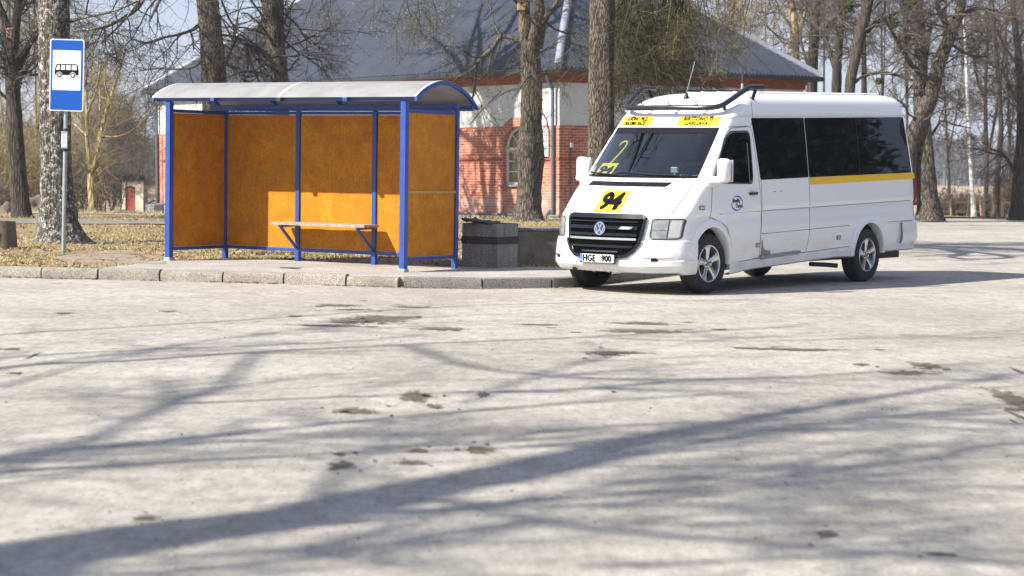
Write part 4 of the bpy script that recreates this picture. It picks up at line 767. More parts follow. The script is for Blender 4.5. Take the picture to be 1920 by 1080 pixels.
    P = np.stack([kx, ky, np.full(n, .012)], 1); dens = np.array([noise.noise(Vector((p[0]*1.3, 0, 2))) for p in P]); P = P[dens > -.12]
    n2 = 500; yy = 1/RNG.uniform(1/30, 1/8, n2); Q = np.stack([RNG.uniform(-.26, .26, n2)*yy, yy, np.full(n2, .008)], 1); Q = Q[Q[:, 1] < 24.5]
    a = Acc(); a.add(quads(P, .012, .6)); a.add(quads(Q, .006, .6)); o = a.build('litter', MAT['dirtpatch'], smooth=False); tag(o, 'crumbs and leaf bits along the kerb and road', None, None, 'stuff')
    # verge leaves on the right
    n = 6000; yy = RNG.uniform(60, 76, n); P = np.stack([RNG.uniform(13, 21, n), yy, np.array([T(0, y)+.09 for y in yy])], 1); a = Acc(); a.add(quads(P, .045, .7)); o = a.build('fallen_leaves', MAT['leaf'], smooth=False); tag(o, 'dry leaves on the verge behind the minibus', None, None, 'stuff')
    # fallen twig on the pavement
    a = Acc(); c = np.array(gp(525, 503, .128)); pts, rad = grow(np.array([c]*3), np.array([[1, .05, .0], [1, .5, .0], [1, -.4, 0]]), [.45, .3, .34], .006, 7, .18, (0, 0, 0)); pts[..., 2] = .137; a.add(tubes(pts, rad, 5)); P2, D2, r2, _ = spawn(pts, rad, 5, ang=(30, 50)); p3, r3 = grow(P2, D2, .12, .0035, 3, .2); p3[..., 2] = .135; a.add(tubes(p3, r3, 4)); o = a.build('fallen_twig', MAT['twig_dark']); tag(o, 'small fallen twig lying on the pavement in front of the bench', 'twig')

# ---------------------------------------------------------------- bus shelter
def shelter():
    yaw = R(-31.275); L, W = 3.994, 1.235
    r = empty('bus_shelter', (-4.84, 28.339, 0.12), yaw, 'blue framed bus shelter with orange panels and curved frosted roof', 'bus shelter')
    Bm = MAT['blue']
    def post(x, y, z1, s, z0=0.0):
        bm = bmesh.new(); bx(bm, x-s/2, x+s/2, y-s/2, y+s/2, z0, z1, .006); return from_bm('post', bm, Bm, r)
    for x in (0, L):
        post(x, 0, 2.24, .085)
        bm = bmesh.new(); bx(bm, x-.055, x+.055, -.055, .055, -.002, .05, .005); from_bm('post_foot', bm, MAT['galv'], r)
    for k in range(4): post(L*k/3, W, 2.14, .07)
    ZT, ZB = 2.09, .195
    def beam(x0, x1, y0, y1, z0, z1, nm='beam'): return box(nm, x0, x1, y0, y1, z0, z1, Bm, r, .004)
    beam(.036, L-.036, W-.022, W+.022, ZT-.002, ZT+.048); beam(.036, L-.036, W-.022, W+.022, ZB-.048, ZB)
    for x in (0, L):
        beam(x-.022, x+.022, .044, W-.036, ZT-.002, ZT+.046); beam(x-.022, x+.022, .044, W-.036, ZB-.046, ZB)
    # roof carrying beams
    beam(-.22, L+.24, -.03, .03, 2.242, 2.285); beam(-.02, L+.26, W-.01, W+.05, 2.142, 2.205); beam(-.02, L+.2, W-.30, W-.24, 2.17, 2.22)
    for x in (.85, 2.0, 3.1):
        box('roof_bracket', x-.035, x+.035, -.105, -.032, 2.235, 2.285, Bm if x != 2.0 else MAT['gutter'], r, .004)
    # panels
    def panel(x0, x1, y0, y1, nm='panel', lb=None):
        o = box(nm, x0, x1, y0, y1, ZB+.003, ZT-.004, MAT['ply'], r)
        if lb: o['label'] = lb
    for k in range(3): panel(L*k/3+.037, L*(k+1)/3-.037, W-.006, W+.006)
    panel(-.006, .006, .045, W-.038, lb='left end panel'); panel(L-.006, L+.006, .045, W-.038, lb='right end panel')
    box('rail', L+.008, L+.03, .045, W-.038, 1.03, 1.065, MAT['rail'], r)
    # curved roof
    def arc(x, n=18, off=0.0):
        y0, y1 = -.10, 1.38; z0, z1 = 2.285, 2.205; out = []
        for i in range(n+1):
            t = i/n; y = y0+(y1-y0)*t; z = z0+(z1-z0)*t + .265*math.sin(math.pi*t)**.82; out.append(Vector((x, y, z+off)))
        return out
    X0, X1 = -.24, L+.24
    bm = bmesh.new(); nx = 24
    g = [[[bm.verts.new(p) for p in arc(X0+(X1-X0)*i/nx, off=o)] for i in range(nx+1)] for o in (0.0, .008)]
    for s in g:
        for A, Bq in zip(s, s[1:]):
            for k in range(len(A)-1): bm.faces.new((A[k], A[k+1], Bq[k+1], Bq[k]))
    for i in (0, nx):
        for k in range(18): bm.faces.new((g[0][i][k], g[0][i][k+1], g[1][i][k+1], g[1][i][k]))
    for k in (0, 18):
        for i in range(nx): bm.faces.new((g[0][i][k], g[0][i+1][k], g[1][i+1][k], g[1][i][k]))
    from_bm('roof', bm, MAT['sroof'], r, smooth=True, angle=40)
    for x, nm, m, w in ((L+.235, 'roof_arch', Bm, .02), (X0+.02, 'roof_arch', Bm, .016), (2.0, 'roof_arch', Bm, .014), (.85, 'roof_arch', Bm, .012), (3.1, 'roof_arch', Bm, .012)):
        bm = bmesh.new(); A = arc(x-w, off=-.05); Bq = arc(x-w, off=-.004); C = arc(x+w, off=-.05); D = arc(x+w, off=-.004)
        V = [[bm.verts.new(p) for p in q] for q in (A, Bq, D, C)]
        for k in range(18):
            for a, b in ((0, 1), (1, 2), (2, 3), (3, 0)): bm.faces.new((V[a][k], V[a][k+1], V[b][k+1], V[b][k]))
        bm.faces.new([q[0] for q in V]); bm.faces.new([q[-1] for q in V][::-1]); from_bm(nm, bm, m, r)
    for x in (X0, 1.98, X1-.03):   # pale cover strips on top of the sheet
        bm = bmesh.new(); A = [bm.verts.new(p) for p in arc(x, off=.011)]; Bq = [bm.verts.new(p) for p in arc(x+.035, off=.011)]
        for k in range(18): bm.faces.new((A[k], A[k+1], Bq[k+1], Bq[k]))
        from_bm('cover_strip', bm, MAT['signwhite'], r)
    # bench
    yb = .80; zb = .535
    bm = bmesh.new(); nsl = 14
    for j, (a, b) in enumerate(((yb-.02, yb+.145), (yb+.155, yb+.33))):
        vs = []
        for i in range(nsl+1):
            x = 1.16+1.65*i/nsl; jz = .006*noise.noise(Vector((x*4, j, 0))); vs.append([bm.verts.new((x, y+.012*noise.noise(Vector((x*3, y, 1))), zb+z+jz)) for y, z in ((a, 0), (b, 0), (b, .036), (a, .036))])
        for A, Bq in zip(vs, vs[1:]):
            for k in range(4): bm.faces.new((A[k], A[(k+1) % 4], Bq[(k+1) % 4], Bq[k]))
        bm.faces.new(vs[0]); bm.faces.new(vs[-1][::-1])
    from_bm('bench_seat', bm, MAT['benchwood'], r)
    for x in (L/3, 2*L/3):
        bm = bmesh.new(); bx(bm, x-.02, x+.02, yb, W-.036, zb-.034, zb-.002, .003)
        p0 = Vector((x, yb+.03, zb-.03)); p1 = Vector((x, W-.045, .20)); n = Vector((0, .5, .5)).normalized()*.016
        q = [bm.verts.new(v) for v in (p0-n+Vector((-.016, 0, 0)), p0+n+Vector((-.016, 0, 0)), p0+n+Vector((.016, 0, 0)), p0-n+Vector((.016, 0, 0)))]
        w = [bm.verts.new(v) for v in (p1-n+Vector((-.016, 0, 0)), p1+n+Vector((-.016, 0, 0)), p1+n+Vector((.016, 0, 0)), p1-n+Vector((.016, 0, 0)))]
        for k in range(4): bm.faces.new((q[k], q[(k+1) % 4], w[(k+1) % 4], w[k]))
        bm.faces.new(q[::-1]); bm.faces.new(w); from_bm('bench_bracket', bm, Bm, r)

# ---------------------------------------------------------------- bus stop sign
def rounded(w, h, r, n=6):
    out = []
    for cx, cy, a0 in ((w-r, h-r, 0), (-w+r, h-r, 90), (-w+r, -h+r, 180), (w-r, -h+r, 270)):
        for k in range(n+1):
            a = R(a0+90*k/n); out.append((cx+r*math.cos(a), cy+r*math.sin(a)))
    return out
def plate_bm(bm, pts, y0, y1, inv=True):
    a = [bm.verts.new((x, y0, z)) for x, z in pts]; b = [bm.verts.new((x, y1, z)) for x, z in pts]
    bm.faces.new(a); bm.faces.new(b[::-1])
    for k in range(len(a)): bm.faces.new((a[k], a[(k+1) % len(a)], b[(k+1) % len(a)], b[k]))
def sign():
    D = 29.81; foot = atd(118.5, 491, D); top = atd(126, 74, D)
    r = empty('bus_stop_sign', foot, label='tall blue bus stop sign with black bus symbol on a grey pole', cat='road sign')
    t = top-foot; lean = math.atan2(t.x, t.z); H = t.length
    r.rotation_euler = (0, lean, R(-4))
    tube('pole', [(0, 0, -.03), (0, 0, H-.03)], .030, MAT['galv'], r, 14)
    pm = F_PX/D; cz = H-(138-74)/pm-.02; w, h = 32.3/pm, 66.8/pm
    off = .02
    def pl(nm, pts, y0, y1, m, parent=r):
        bm = bmesh.new(); plate_bm(bm, [(x+off, z+cz) for x, z in pts], y0, y1); return from_bm(nm, bm, m, parent)
    sp = pl('sign_plate', rounded(w, h, .03), -.058, -.040, MAT['signwhite'])
    pl('blue_field', rounded(w-.016, h-.016, .022), -.060, -.0575, MAT['signblue'], sp)
    dz = .135*h
    pl('white_panel', [(x, z+dz) for x, z in rounded(w*.83, h*.555, .012)], -.0625, -.0605, MAT['signwhite'], sp)
    # bus symbol
    bw, bh = w*.70, h*.165
    body = [(-bw, -bh*.85), (-bw, -bh*.05), (-bw*.9, bh*.75), (-bw*.8, bh), (bw*.78, bh), (bw*.93, bh*.8), (bw, -bh*.05), (bw, -bh*.85)]
    sym = pl('bus_symbol', [(x, z+dz+.005) for x, z in body], -.0645, -.0635, MAT['ink'], sp)
    bm = bmesh.new()
    for x0, x1 in ((-.90, -.58), (-.48, -.14), (-.04, .32), (.42, .84)):
        q = [(bw*x0+(.0 if x0 > -.8 else 0), bh*.0), (bw*x1, bh*.0), (bw*x1, bh*.82), (bw*(x0+(.13 if x0 < -.8 else 0)), bh*.82)]
        plate_bm(bm, [(x+off, z+cz+dz+.005) for x, z in q], -.0660, -.0650)
    for cx in (-.62, .52):
        for rr, y in ((bh*.52, -.0660),):
            plate_bm(bm, [(off+bw*cx+rr*math.cos(2*math.pi*k/24), cz+dz-bh*.80+rr*math.sin(2*math.pi*k/24)) for k in range(24)], y, y+.0010)
    from_bm('symbol_windows', bm, MAT['signwhite'], sp)
    for cx in (-.62, .52):
        bm = bmesh.new(); bm2 = bmesh.new()
        plate_bm(bm, [(off+bw*cx+bh*.43*math.cos(2*math.pi*k/24), cz+dz-bh*.80+bh*.43*math.sin(2*math.pi*k/24)) for k in range(24)], -.0672, -.0664)
        plate_bm(bm2, [(off+bw*cx+bh*.25*math.cos(2*math.pi*k/20), cz+dz-bh*.80+bh*.25*math.sin(2*math.pi*k/20)) for k in range(20)], -.0684, -.0676)
        from_bm('symbol_wheel', bm, MAT['ink'], sp); from_bm('symbol_hub', bm2, MAT['signwhite'], sp)
    # scratches
    for x, z, l, a in ((.01, .30, .03, 70), (.02, .27, .025, 110), (.10, .29, .03, 130), (-.12, -.06, .015, 60), (-.06, -.07, .01, 100)):
        dx, dzv = l/2*math.cos(R(a)), l/2*math.sin(R(a)); bm = bmesh.new(); plate_bm(bm, [(off+x-dx, cz+z-dzv), (off+x-dx+.004, cz+z-dzv), (off+x+dx+.004, cz+z+dzv), (off+x+dx, cz+z+dzv)], -.0638, -.0630); from_bm('scratch', bm, MAT['gutter'], sp)
    for z in (cz-h*.5, cz+h*.5): box('clamp', -.045, .045, -.038, .034, z-.02, z+.02, MAT['galv'], r, .003)
    hz = atd(124, 262, D).z-foot.z
    hd = box('timetable_holder', -.048, .052, -.062, -.031, hz-.13, hz+.12, MAT['galv'], r, .006)
    box('timetable', -.036, .04, -.0655, -.0630, hz-.105, hz+.085, MAT['signwhite'], hd)
    bm = bmesh.new()
    for k in range(9): bx(bm, -.028, .030-.01*random.random(), -.0675, -.0665, hz+.065-k*.018, hz+.065-k*.018+.005)
    from_bm('timetable_rows', bm, MAT['ledge'], hd)
    tube('clamp', [(0, 0, hz+.125), (0, 0, hz+.165)], .042, MAT['blackmat'], r); tube('clamp', [(0, 0, hz-.17), (0, 0, hz-.135)], .042, MAT['blackmat'], r)

# ---------------------------------------------------------------- concrete bins, block
def concrete():
    c = gp(931, 504, .12); a = .57; h = .615
    r = empty('litter_bin', (c.x, c.y, .12), R(-31), 'square pebble faced concrete litter bin with dark band, right of the shelter', 'litter bin')
    def shell(nm, x0, x1, y0, y1, z0, z1, t, m, jit=0.0):
        bm = bmesh.new(); o = [(x0, y0), (x1, y0), (x1, y1), (x0, y1)]; i_ = [(x0+t, y0+t), (x1-t, y0+t), (x1-t, y1-t), (x0+t, y1-t)]
        A = [bm.verts.new((x, y, z0)) for x, y in o]; Bq = [bm.verts.new((x, y, z1)) for x, y in o]; C = [bm.verts.new((x, y, z1)) for x, y in i_]; D = [bm.verts.new((x, y, z0+.05)) for x, y in i_]
        for k in range(4):
            j = (k+1) % 4; bm.faces.new((A[k], A[j], Bq[j], Bq[k])); bm.faces.new((Bq[k], Bq[j], C[j], C[k])); bm.faces.new((C[k], C[j], D[j], D[k]))
        bm.faces.new(A[::-1]); bm.faces.new(D)
        bmesh.ops.bevel(bm, geom=[e for e in bm.edges], offset=.008, segments=2, affect='EDGES'); return from_bm(nm, bm, m, r)
    shell('bin_body', -a, 0, 0, a, 0, h, .055, MAT['pebble'])
    bm = bmesh.new(); bx(bm, -a-.006, .006, -.006, a+.006, .33, .435, .003); from_bm('painted_band', bm, MAT['band'], r)
    # black bag lying over the rim: its own thing
    b = empty('black_bag', (c.x-.26, c.y+.22, .12+h), R(-31), 'crumpled black bag lying over the rim of the square litter bin', 'bag')
    bm = bmesh.new(); n = 18; m = 10; g = []
    for i in range(n+1):
        x = -.17+.42*i/n; g.append([bm.verts.new((x, -.17+.34*j/m, .012+.035*max(0, 1-abs(x)/.3)+.03*noise.noise(Vector((x*9, j*.6, 2)))+(.05*max(0, (-.08-x)/.1)) )) for j in range(m+1)])
    for A, Bq in zip(g, g[1:]):
        for j in range(m): bm.faces.new((A[j], A[j+1], Bq[j+1], Bq[j]))
    rr = bmesh.ops.extrude_edge_only(bm, edges=[e for e in bm.edges if e.is_boundary])
    for v in rr['geom']:
        if isinstance(v, bmesh.types.BMVert): v.co.z -= .03
    from_bm('sheet', bm, MAT['blackmat'], b, smooth=True, angle=60)
    # long block with flat top running behind the minibus
    c = gp(968, 496, .12)
    r = empty('concrete_block', (c.x, c.y, .10), R(22), 'long dark concrete block with flat pale top between the bin and the minibus', 'concrete block')
    bm = bmesh.new(); bx(bm, 0, 2.3, 0, .75, 0, .50, .012); from_bm('block', bm, MAT['conc'], r)
    bm = bmesh.new(); bx(bm, -.02, 2.32, -.02, .77, .502, .545, .008); from_bm('top_slab', bm, MAT['conc'], r)
    # round bin at the left edge
    c = gp(5, 467, .1); r = empty('litter_bin', (c.x, c.y, .08), 0, 'round tapered mossy concrete litter bin cut by the left edge', 'litter bin')
    bm = bmesh.new(); n = 28; R0, R1, h = .235, .195, .46
    prof = [(R0, 0), (R1, h), (R1-.035, h), (R1-.04, .1)]
    rings = [[bm.verts.new((q*math.cos(2*math.pi*k/n), q*math.sin(2*math.pi*k/n), z)) for k in range(n)] for q, z in prof]
    for A, Bq in zip(rings, rings[1:]):
        for k in range(n): bm.faces.new((A[k], A[(k+1) % n], Bq[(k+1) % n], Bq[k]))
    bm.faces.new(rings[-1][::-1]); bm.faces.new(rings[0]); from_bm('bin_body', bm, MAT['stone'], r, smooth=True, angle=40)
    for a_ in (-118, -94):
        bm = bmesh.new(); bx(bm, -.014, .014, -.02, .0, .01, .30, .004)
        bmesh.ops.transform(bm, verts=bm.verts, matrix=Matrix.Rotation(R(a_+90), 4, 'Z') @ Matrix.Translation((0, -.214, 0))); from_bm('slot', bm, MAT['black'], r)
    o = box('bottle_cap', .1, .125, -.13, -.105, h, h+.02, MAT['red'], r, .004)
    # boulder and rubble on the left
    def rock(nm, lb, x, y, D, w, h, seed):
        c = atd(x, y, D); r = empty(nm, (c.x, c.y, T(c.x, c.y)+.05), label=lb, cat='rock'); bm = bmesh.new(); bmesh.ops.create_icosphere(bm, subdivisions=4, radius=1)
        for v in bm.verts:
            k = 1+.35*noise.noise(v.co*1.3+Vector((seed, 0, 0)))+.12*noise.noise(v.co*4+Vector((seed, 3, 0))); v.co = Vector((v.co.x*w*k, v.co.y*w*k, max(-.05, v.co.z*h*k)))
        from_bm('rock_body', bm, MAT['stone'], r, smooth=True)
    rock('boulder', 'brown boulder beside the road at the far left', 15, 408, 51, .30, .30, 1)
    rock('boulder', 'larger heap of brown stone behind the slim dark tree', 62, 396, 58, .62, .50, 5)
    rock('boulder', 'low grey stone at the path edge right of the lichen covered trunk', 232, 404, 53, .5, .16, 9)
    for k, (x0, y0, x1, y1, w, m, lb) in enumerate([(1783, 401, 1783, 372, 3.2, 'straw', 'pale yellow wooden stake standing at the verge'), (1840, 400, 1838, 375, 5, 'birdbox', 'broken pale stump post right of the birch'), (1876, 399, 1875, 379, 3, 'wood', 'dark stake near the right edge of the verge')]):
        D = 68; a_, b_ = atd(x0, y0+4, D), atd(x1, y1, D); rr = empty('stake', a_, label=lb, cat='stake'); bm = bmesh.new(); tube_pts(bm, [(0, 0, 0), tuple((b_-a_)*.6), tuple(b_-a_)], [w/2*D/F_PX, w/2*D/F_PX, w/2*D/F_PX*.7], 7); from_bm('shaft', bm, MAT[m], rr, smooth=True, angle=50)
    # old wooden fence behind the verge
    D = 74; A = atd(1752, 398, D); r = empty('wooden_fence', (A.x, A.y, T(A.x, A.y)), label='low broken dark wooden fence at the edge of the straw field', cat='fence')
    for k in range(12):
        x = k*.62+random.uniform(-.05, .05); h = random.uniform(.55, .95); box('fence_post', x-.04, x+.04, -.04, .04, -.4, h, MAT['wood'], r)
    for z in (.2, .55): box('fence_rail', -.1, 3.1, .042, .075, z, z+.07, MAT['wood'], r)
    box('fence_rail', 4.2, 6.9, .042, .075, .35, .42, MAT['wood'], r)

# ---------------------------------------------------------------- shed on the left
def shed():
    D = 96; c = atd(229, 398, D); pm = F_PX/D; gz = c.z
    r = empty('shed', (c.x, c.y, gz), R(-3), 'small old brick shed with cream front and red brown door, far left', 'shed')
    W_ = 40/pm; H_ = 58/pm
    dx0, dx1, dh = 6/pm, 25/pm, 49/pm
    bm = bmesh.new()
    bx(bm, 0, dx0, 0, .3, 0, H_); bx(bm, dx1, W_, 0, .3, 0, H_); bx(bm, dx0+.001, dx1-.001, 0, .3, dh, H_-.001); from_bm('front_wall', bm, MAT['brickcream'], r)
    box('door', dx0+.01, dx1-.01, .06, .11, .02, dh-.01, MAT['woodred'], r)
    bm = bmesh.new(); bx(bm, W_+.003, W_+60/pm, .12, .4, -.3, H_*.96); bx(bm, 0.01, W_-.01, .31, 2.6, -.3, H_*.94); from_bm('side_wall', bm, MAT['brickgrey'], r)
    bm = bmesh.new(); bx(bm, -.1, W_*1.02, -.08, 2.8, H_+.003, H_+.06); from_bm('roof', bm, MAT['wood'], r)
    box('roof', W_+.05, W_+62/pm, .02, 2.8, H_*.96+.003, H_*1.02, MAT['gutter'], r)
    n = 500; P = np.stack([RNG.uniform(-.25, W_*.95, n), RNG.uniform(-.1, .8, n), H_+.05+np.abs(RNG.normal(0, .10, n))], 1); a = Acc(); pts, rad = grow(P, np.stack([RNG.normal(0, 1, n), RNG.normal(0, .6, n), RNG.normal(-.2, .5, n)], 1), .28, .012, 3, .4); a.add(tubes(pts, rad, 3)); o = a.build('brushwood', MAT['twig_dark'], r); o['kind'] = 'stuff'

# ---------------------------------------------------------------- brick building
def building():
    az = R(39.407); LX, LY = 9.79, 21.975; tilt = -.016
    r = empty('brick_building', (1.262, 55.054, 0), label='red brick and white building with corrugated hip roof behind the shelter', cat='building')
    r.matrix_world = Matrix.Translation((1.262, 55.054, 0)) @ Matrix.Rotation(tilt, 4, 'Y') @ Matrix.Rotation(az, 4, 'Z')
    def lp(px, z=1.5):   # local y on the long wall seen at that column of the photo
        lo, hi = 0.0, LY; ca, sa = math.cos(az), math.sin(az)
        for _ in range(40):
            m = (lo+hi)/2; w = r.matrix_world @ Vector((0, m, z)); d = w-Vector((0, 0, CAM_H)); x = 960+F_PX*d.dot(_r)/d.dot(_fw)
            if x > px: lo = m
            else: hi = m
        return lo
    wy = lp(970); wh = .30; zs, zt = .97, 1.97   # arched window: centre, half width, sill, spring line
    hw = lp(943)-wy
    # long wall with an arched opening, brick part
    def wall_with_arch(nm, z0, z1, mat):
        bm = bmesh.new(); n = 14
        arch = [(wy-hw, zs)] + [(wy-hw*math.cos(math.pi*k/n), zt+hw*1.0*math.sin(math.pi*k/n)) for k in range(n+1)] + [(wy+hw, zs)]
        def f(pts):
            v = [bm.verts.new((0, y, z)) for y, z in pts]; bm.faces.new(v)
        f([(0, z0), (wy-hw, z0), (wy-hw, z1), (0, z1)]); f([(wy+hw, z0), (LY, z0), (LY, z1), (wy+hw, z1)]); f([(wy-hw, z0), (wy+hw, z0), (wy+hw, zs), (wy-hw, zs)])
        for a, b in zip(arch[1:-1], arch[2:-1]): f([a, b, (b[0], z1), (a[0], z1)])
        for a, b in zip(arch, arch[1:]):
            v = [bm.verts.new((x, y, z)) for x, (y, z) in ((0, a), (0, b), (.22, b), (.22, a))]; bm.faces.new(v)
        bmesh.ops.remove_doubles(bm, verts=bm.verts, dist=.0005); return from_bm(nm, bm, mat, r, recalc=False)
    Z0, Z1, Z2, Z3 = .168, 2.605, 3.774, 4.12
    wall_with_arch('brick_wall', Z0, Z1, MAT['brick'])
    bm = bmesh.new(); bx(bm, .003, LX, -.0, .3, Z0, Z1); from_bm('brick_wall', bm, MAT['brick'], r)
    bm = bmesh.new(); bx(bm, .3, LX, .301, LY, Z0, Z1); bx(bm, .0015, .3, LY-.3, LY, Z0, Z1)
    from_bm('back_wall', bm, MAT['brick'], r)
    bm = bmesh.new(); bx(bm, .02, LX-.02, .02, LY-.02, Z1+.002, Z2); from_bm('white_band', bm, MAT['plaster'], r)
    bm = bmesh.new(); bx(bm, -.03, LX+.03, -.03, LY+.03, Z2+.002, Z2+.14); bx(bm, -.07, LX+.07, -.07, LY+.07, Z2+.142, Z3); from_bm('frieze', bm, MAT['brickfrieze'], r)
    # raised corner pilasters and string course
    bm = bmesh.new()
    bx(bm, -.028, -.001, -.028, .35, Z0, Z1-.01); from_bm('pilaster', bm, MAT['brick'], r)
    box('pilaster', -.028, -.001, LY-.35, LY+.028, Z0, Z1-.01, MAT['brick'], r); box('pilaster', -.0265, .35, -.03, -.0285, Z0, Z1-.012, MAT['brick'], r)
    bm = bmesh.new(); bx(bm, -.05, -.0295, -.05, wy-hw-.02, 1.66, 1.715); bx(bm, -.05, -.0295, wy+hw+.02, LY+.05, 1.66, 1.715); bx(bm, -.05, LX, -.05, -.031, 1.66, 1.715); from_bm('string_course', bm, MAT['brickfrieze'], r)
    bm = bmesh.new(); n = 16   # arch of upright bricks, proud of the wall
    for k in range(n):
        a0, a1 = math.pi*k/n, math.pi*(k+1)/n; ro = hw+.26
        q = [(wy-hw*math.cos(a0), zt+hw*math.sin(a0)), (wy-ro*math.cos(a0), zt+ro*math.sin(a0)), (wy-ro*math.cos(a1), zt+ro*math.sin(a1)), (wy-hw*math.cos(a1), zt+hw*math.sin(a1))]
        A = [bm.verts.new((-.024, y, z)) for y, z in q]; Bq = [bm.verts.new((-.001, y, z)) for y, z in q]; bm.faces.new(A)
        for i in range(4): bm.faces.new((A[i], A[(i+1) % 4], Bq[(i+1) % 4], Bq[i]))
    from_bm('window_arch', bm, MAT['brick'], r)
    bm = bmesh.new(); bx(bm, -.10, LX+.1, -.10, LY+.1, -.5, Z0-.052); from_bm('plinth', bm, MAT['plinth'], r)
    bm = bmesh.new(); bx(bm, -.14, LX+.14, -.14, LY+.14, Z0-.05, Z0-.002, .006); from_bm('plinth_ledge', bm, MAT['ledge'], r)
    # window
    wr = hw-.005
    n = 14; outl = [(wy-wr, zs+.005)] + [(wy-wr*math.cos(math.pi*k/n), zt+wr*math.sin(math.pi*k/n)) for k in range(n+1)] + [(wy+wr, zs+.005)]
    bm = bmesh.new(); t = .075
    inn = [(wy-wr+t, zs+t)] + [(wy-(wr-t)*math.cos(math.pi*k/n), zt+(wr-t)*math.sin(math.pi*k/n)) for k in range(n+1)] + [(wy+wr-t, zs+t)]
    A = [bm.verts.new((.13, y, z)) for y, z in outl]; Bq = [bm.verts.new((.13, y, z)) for y, z in inn]; C = [bm.verts.new((.18, y, z)) for y, z in inn]
    m = len(A)
    for k in range(m): bm.faces.new((A[k], A[(k+1) % m], Bq[(k+1) % m], Bq[k])); bm.faces.new((Bq[k], Bq[(k+1) % m], C[(k+1) % m], C[k]))
    bx(bm, .135, .18, wy-wr+t, wy+wr-t, zt-.045, zt+.045); bx(bm, .137, .175, wy-.03, wy+.03, zs+t, zt-.046)
    for q in (1, 2): bx(bm, .142, .17, wy-wr+t, wy+wr-t, zs+t+(zt-zs-t-.045)*q/3-.015, zs+t+(zt-zs-t-.045)*q/3+.015)
    for an in (45, 90, 135):
        L_ = wr-t; c, s = math.cos(R(an)), math.sin(R(an)); w = .017
        v = [bm.verts.new((.144, wy+a*c*L_-b*s*w, zt+.045+a*s*(L_-.04)+b*c*w)) for a, b in ((0, -1), (1, -1), (1, 1), (0, 1))]; bm.faces.new(v)
    fr = from_bm('window', bm, MAT['pvc'], r)
    bm = bmesh.new(); bm.faces.new([bm.verts.new((.165, y, z)) for y, z in inn]); from_bm('pane', bm, MAT['window'], fr)
    box('sill', -.09, .14, wy-hw-.09, wy+hw+.09, zs-.05, zs-.003, MAT['ledge'], fr, .004)
    # notice board
    y0, y1 = lp(1030.5), lp(1014)
    nb = box('notice_board', -.05, -.03, y0, y1, 1.76, 2.55, MAT['signwhite'], r)
    bm = bmesh.new(); rr = random.Random(3)
    for k in range(7): bx(bm, -.053, -.0512, y0+.03, y1-.03-.08*rr.random(), 2.45-k*.045, 2.465-k*.045)
    from_bm('notice_lines', bm, MAT['ledge'], nb)
    box('notice_line', -.053, -.0512, y0+.04, y1-.04, 2.03, 2.05, MAT['green'], nb); box('notice_field', -.053, -.0512, y0+.05, y1-.16, 1.95, 2.01, MAT['green'], nb)
    # vent mast on the shaded wall
    xm = .24; lo, hi = 0., LX
    for _ in range(40):
        m_ = (lo+hi)/2; w = r.matrix_world @ Vector((m_, -.05, 1.8)); d = w-Vector((0, 0, CAM_H)); x = 960+F_PX*d.dot(_r)/d.dot(_fw)
        if x < 1070: lo = m_
        else: hi = m_
    tube('conduit', [(lo, -.06, .25), (lo, -.06, 2.0)], .018, MAT['pipe'], r, 8); box('conduit_box', lo-.045, lo+.045, -.11, -.035, 2.0, 2.13, MAT['signwhite'], r, .008)
    # downpipes
    def pipe(y, elbow, box_=False):
        pts = [(-.30, y, 3.98), (-.27, y, 3.86), (-.12, y, 3.62), (-.10, y, 3.4), (-.10, y, .42)] + elbow
        tube('downpipe', catmull(pts, 4), .052, MAT['pipe'], r, 12)
    pipe(.16, [(-.12, y_, z_) for y_, z_ in ((.18, .33), (.36, .16), (.44, .02), (.44, -.12))]); pipe(LY-.1, [(-.14, LY-.05, .3), (-.2, LY+.3, .18), (-.2, LY+.42, 0), (-.2, LY+.42, -.6)])
    box('rain_box', -.5, -.12, LY-.55, LY+.05, -.6, .12, MAT['ridge'], r, .03)
    # roof
    ov = .34; ze = 4.20; x0, x1, y0, y1 = -ov, LX+ov, -ov, LY+ov; hwid = (x1-x0)/2; sl = math.tan(R(37.5)); zr = ze+hwid*sl
    bm = bmesh.new(); uvl = bm.loops.layers.uv.verify(); per = .15; amp = .024; cs = math.cos(R(37.5))
    def slope(o, ex, inn_, length, trap):
        """o corner, ex unit along the eave, inn_ unit inwards"""
        n = int(length/per*6); prev = None
        for i in range(n+1):
            s = length*i/n; run = min(s, length-s, hwid); wv = amp*math.sin(2*math.pi*s/per)
            b = o+ex*s-inn_*.03; t = o+ex*s+inn_*run
            vb = bm.verts.new((b.x, b.y, ze-.03*sl+wv)); vt = bm.verts.new((t.x, t.y, ze+run*sl+wv*(.0 if run < .01 else 1)))
            if prev:
                f = bm.faces.new((prev[0], vb, vt, prev[1]))
                for l_, uvv in zip(f.loops, ((prev[2], 0), (s, 0), (s, run/cs), (prev[2], prev[3]/cs))): l_[uvl].uv = uvv
            prev = (vb, vt, s, run)
    V3 = lambda a, b: Vector((a, b, 0))
    slope(V3(x0, y0), V3(1, 0), V3(0, 1), x1-x0, False); slope(V3(x0, y1), V3(0, -1), V3(1, 0), y1-y0, True); slope(V3(x1, y1), V3(-1, 0), V3(0, -1), x1-x0, False); slope(V3(x1, y0), V3(0, 1), V3(-1, 0), y1-y0, True)
    from_bm('roof', bm, MAT['roof'], r, smooth=True, uv=False, recalc=False)
    def ridge(a, b):
        tube('ridge_cap', [a, b], .11, MAT['ridge'], r, 8)
    mid0 = (x0+hwid, y0+hwid, zr); mid1 = (x0+hwid, y1-hwid, zr)
    for a, b in (((x0, y0, ze), mid0), ((x1, y0, ze), mid0), ((x0, y1, ze), mid1), ((x1, y1, ze), mid1), (mid0, mid1)): ridge(a, b)
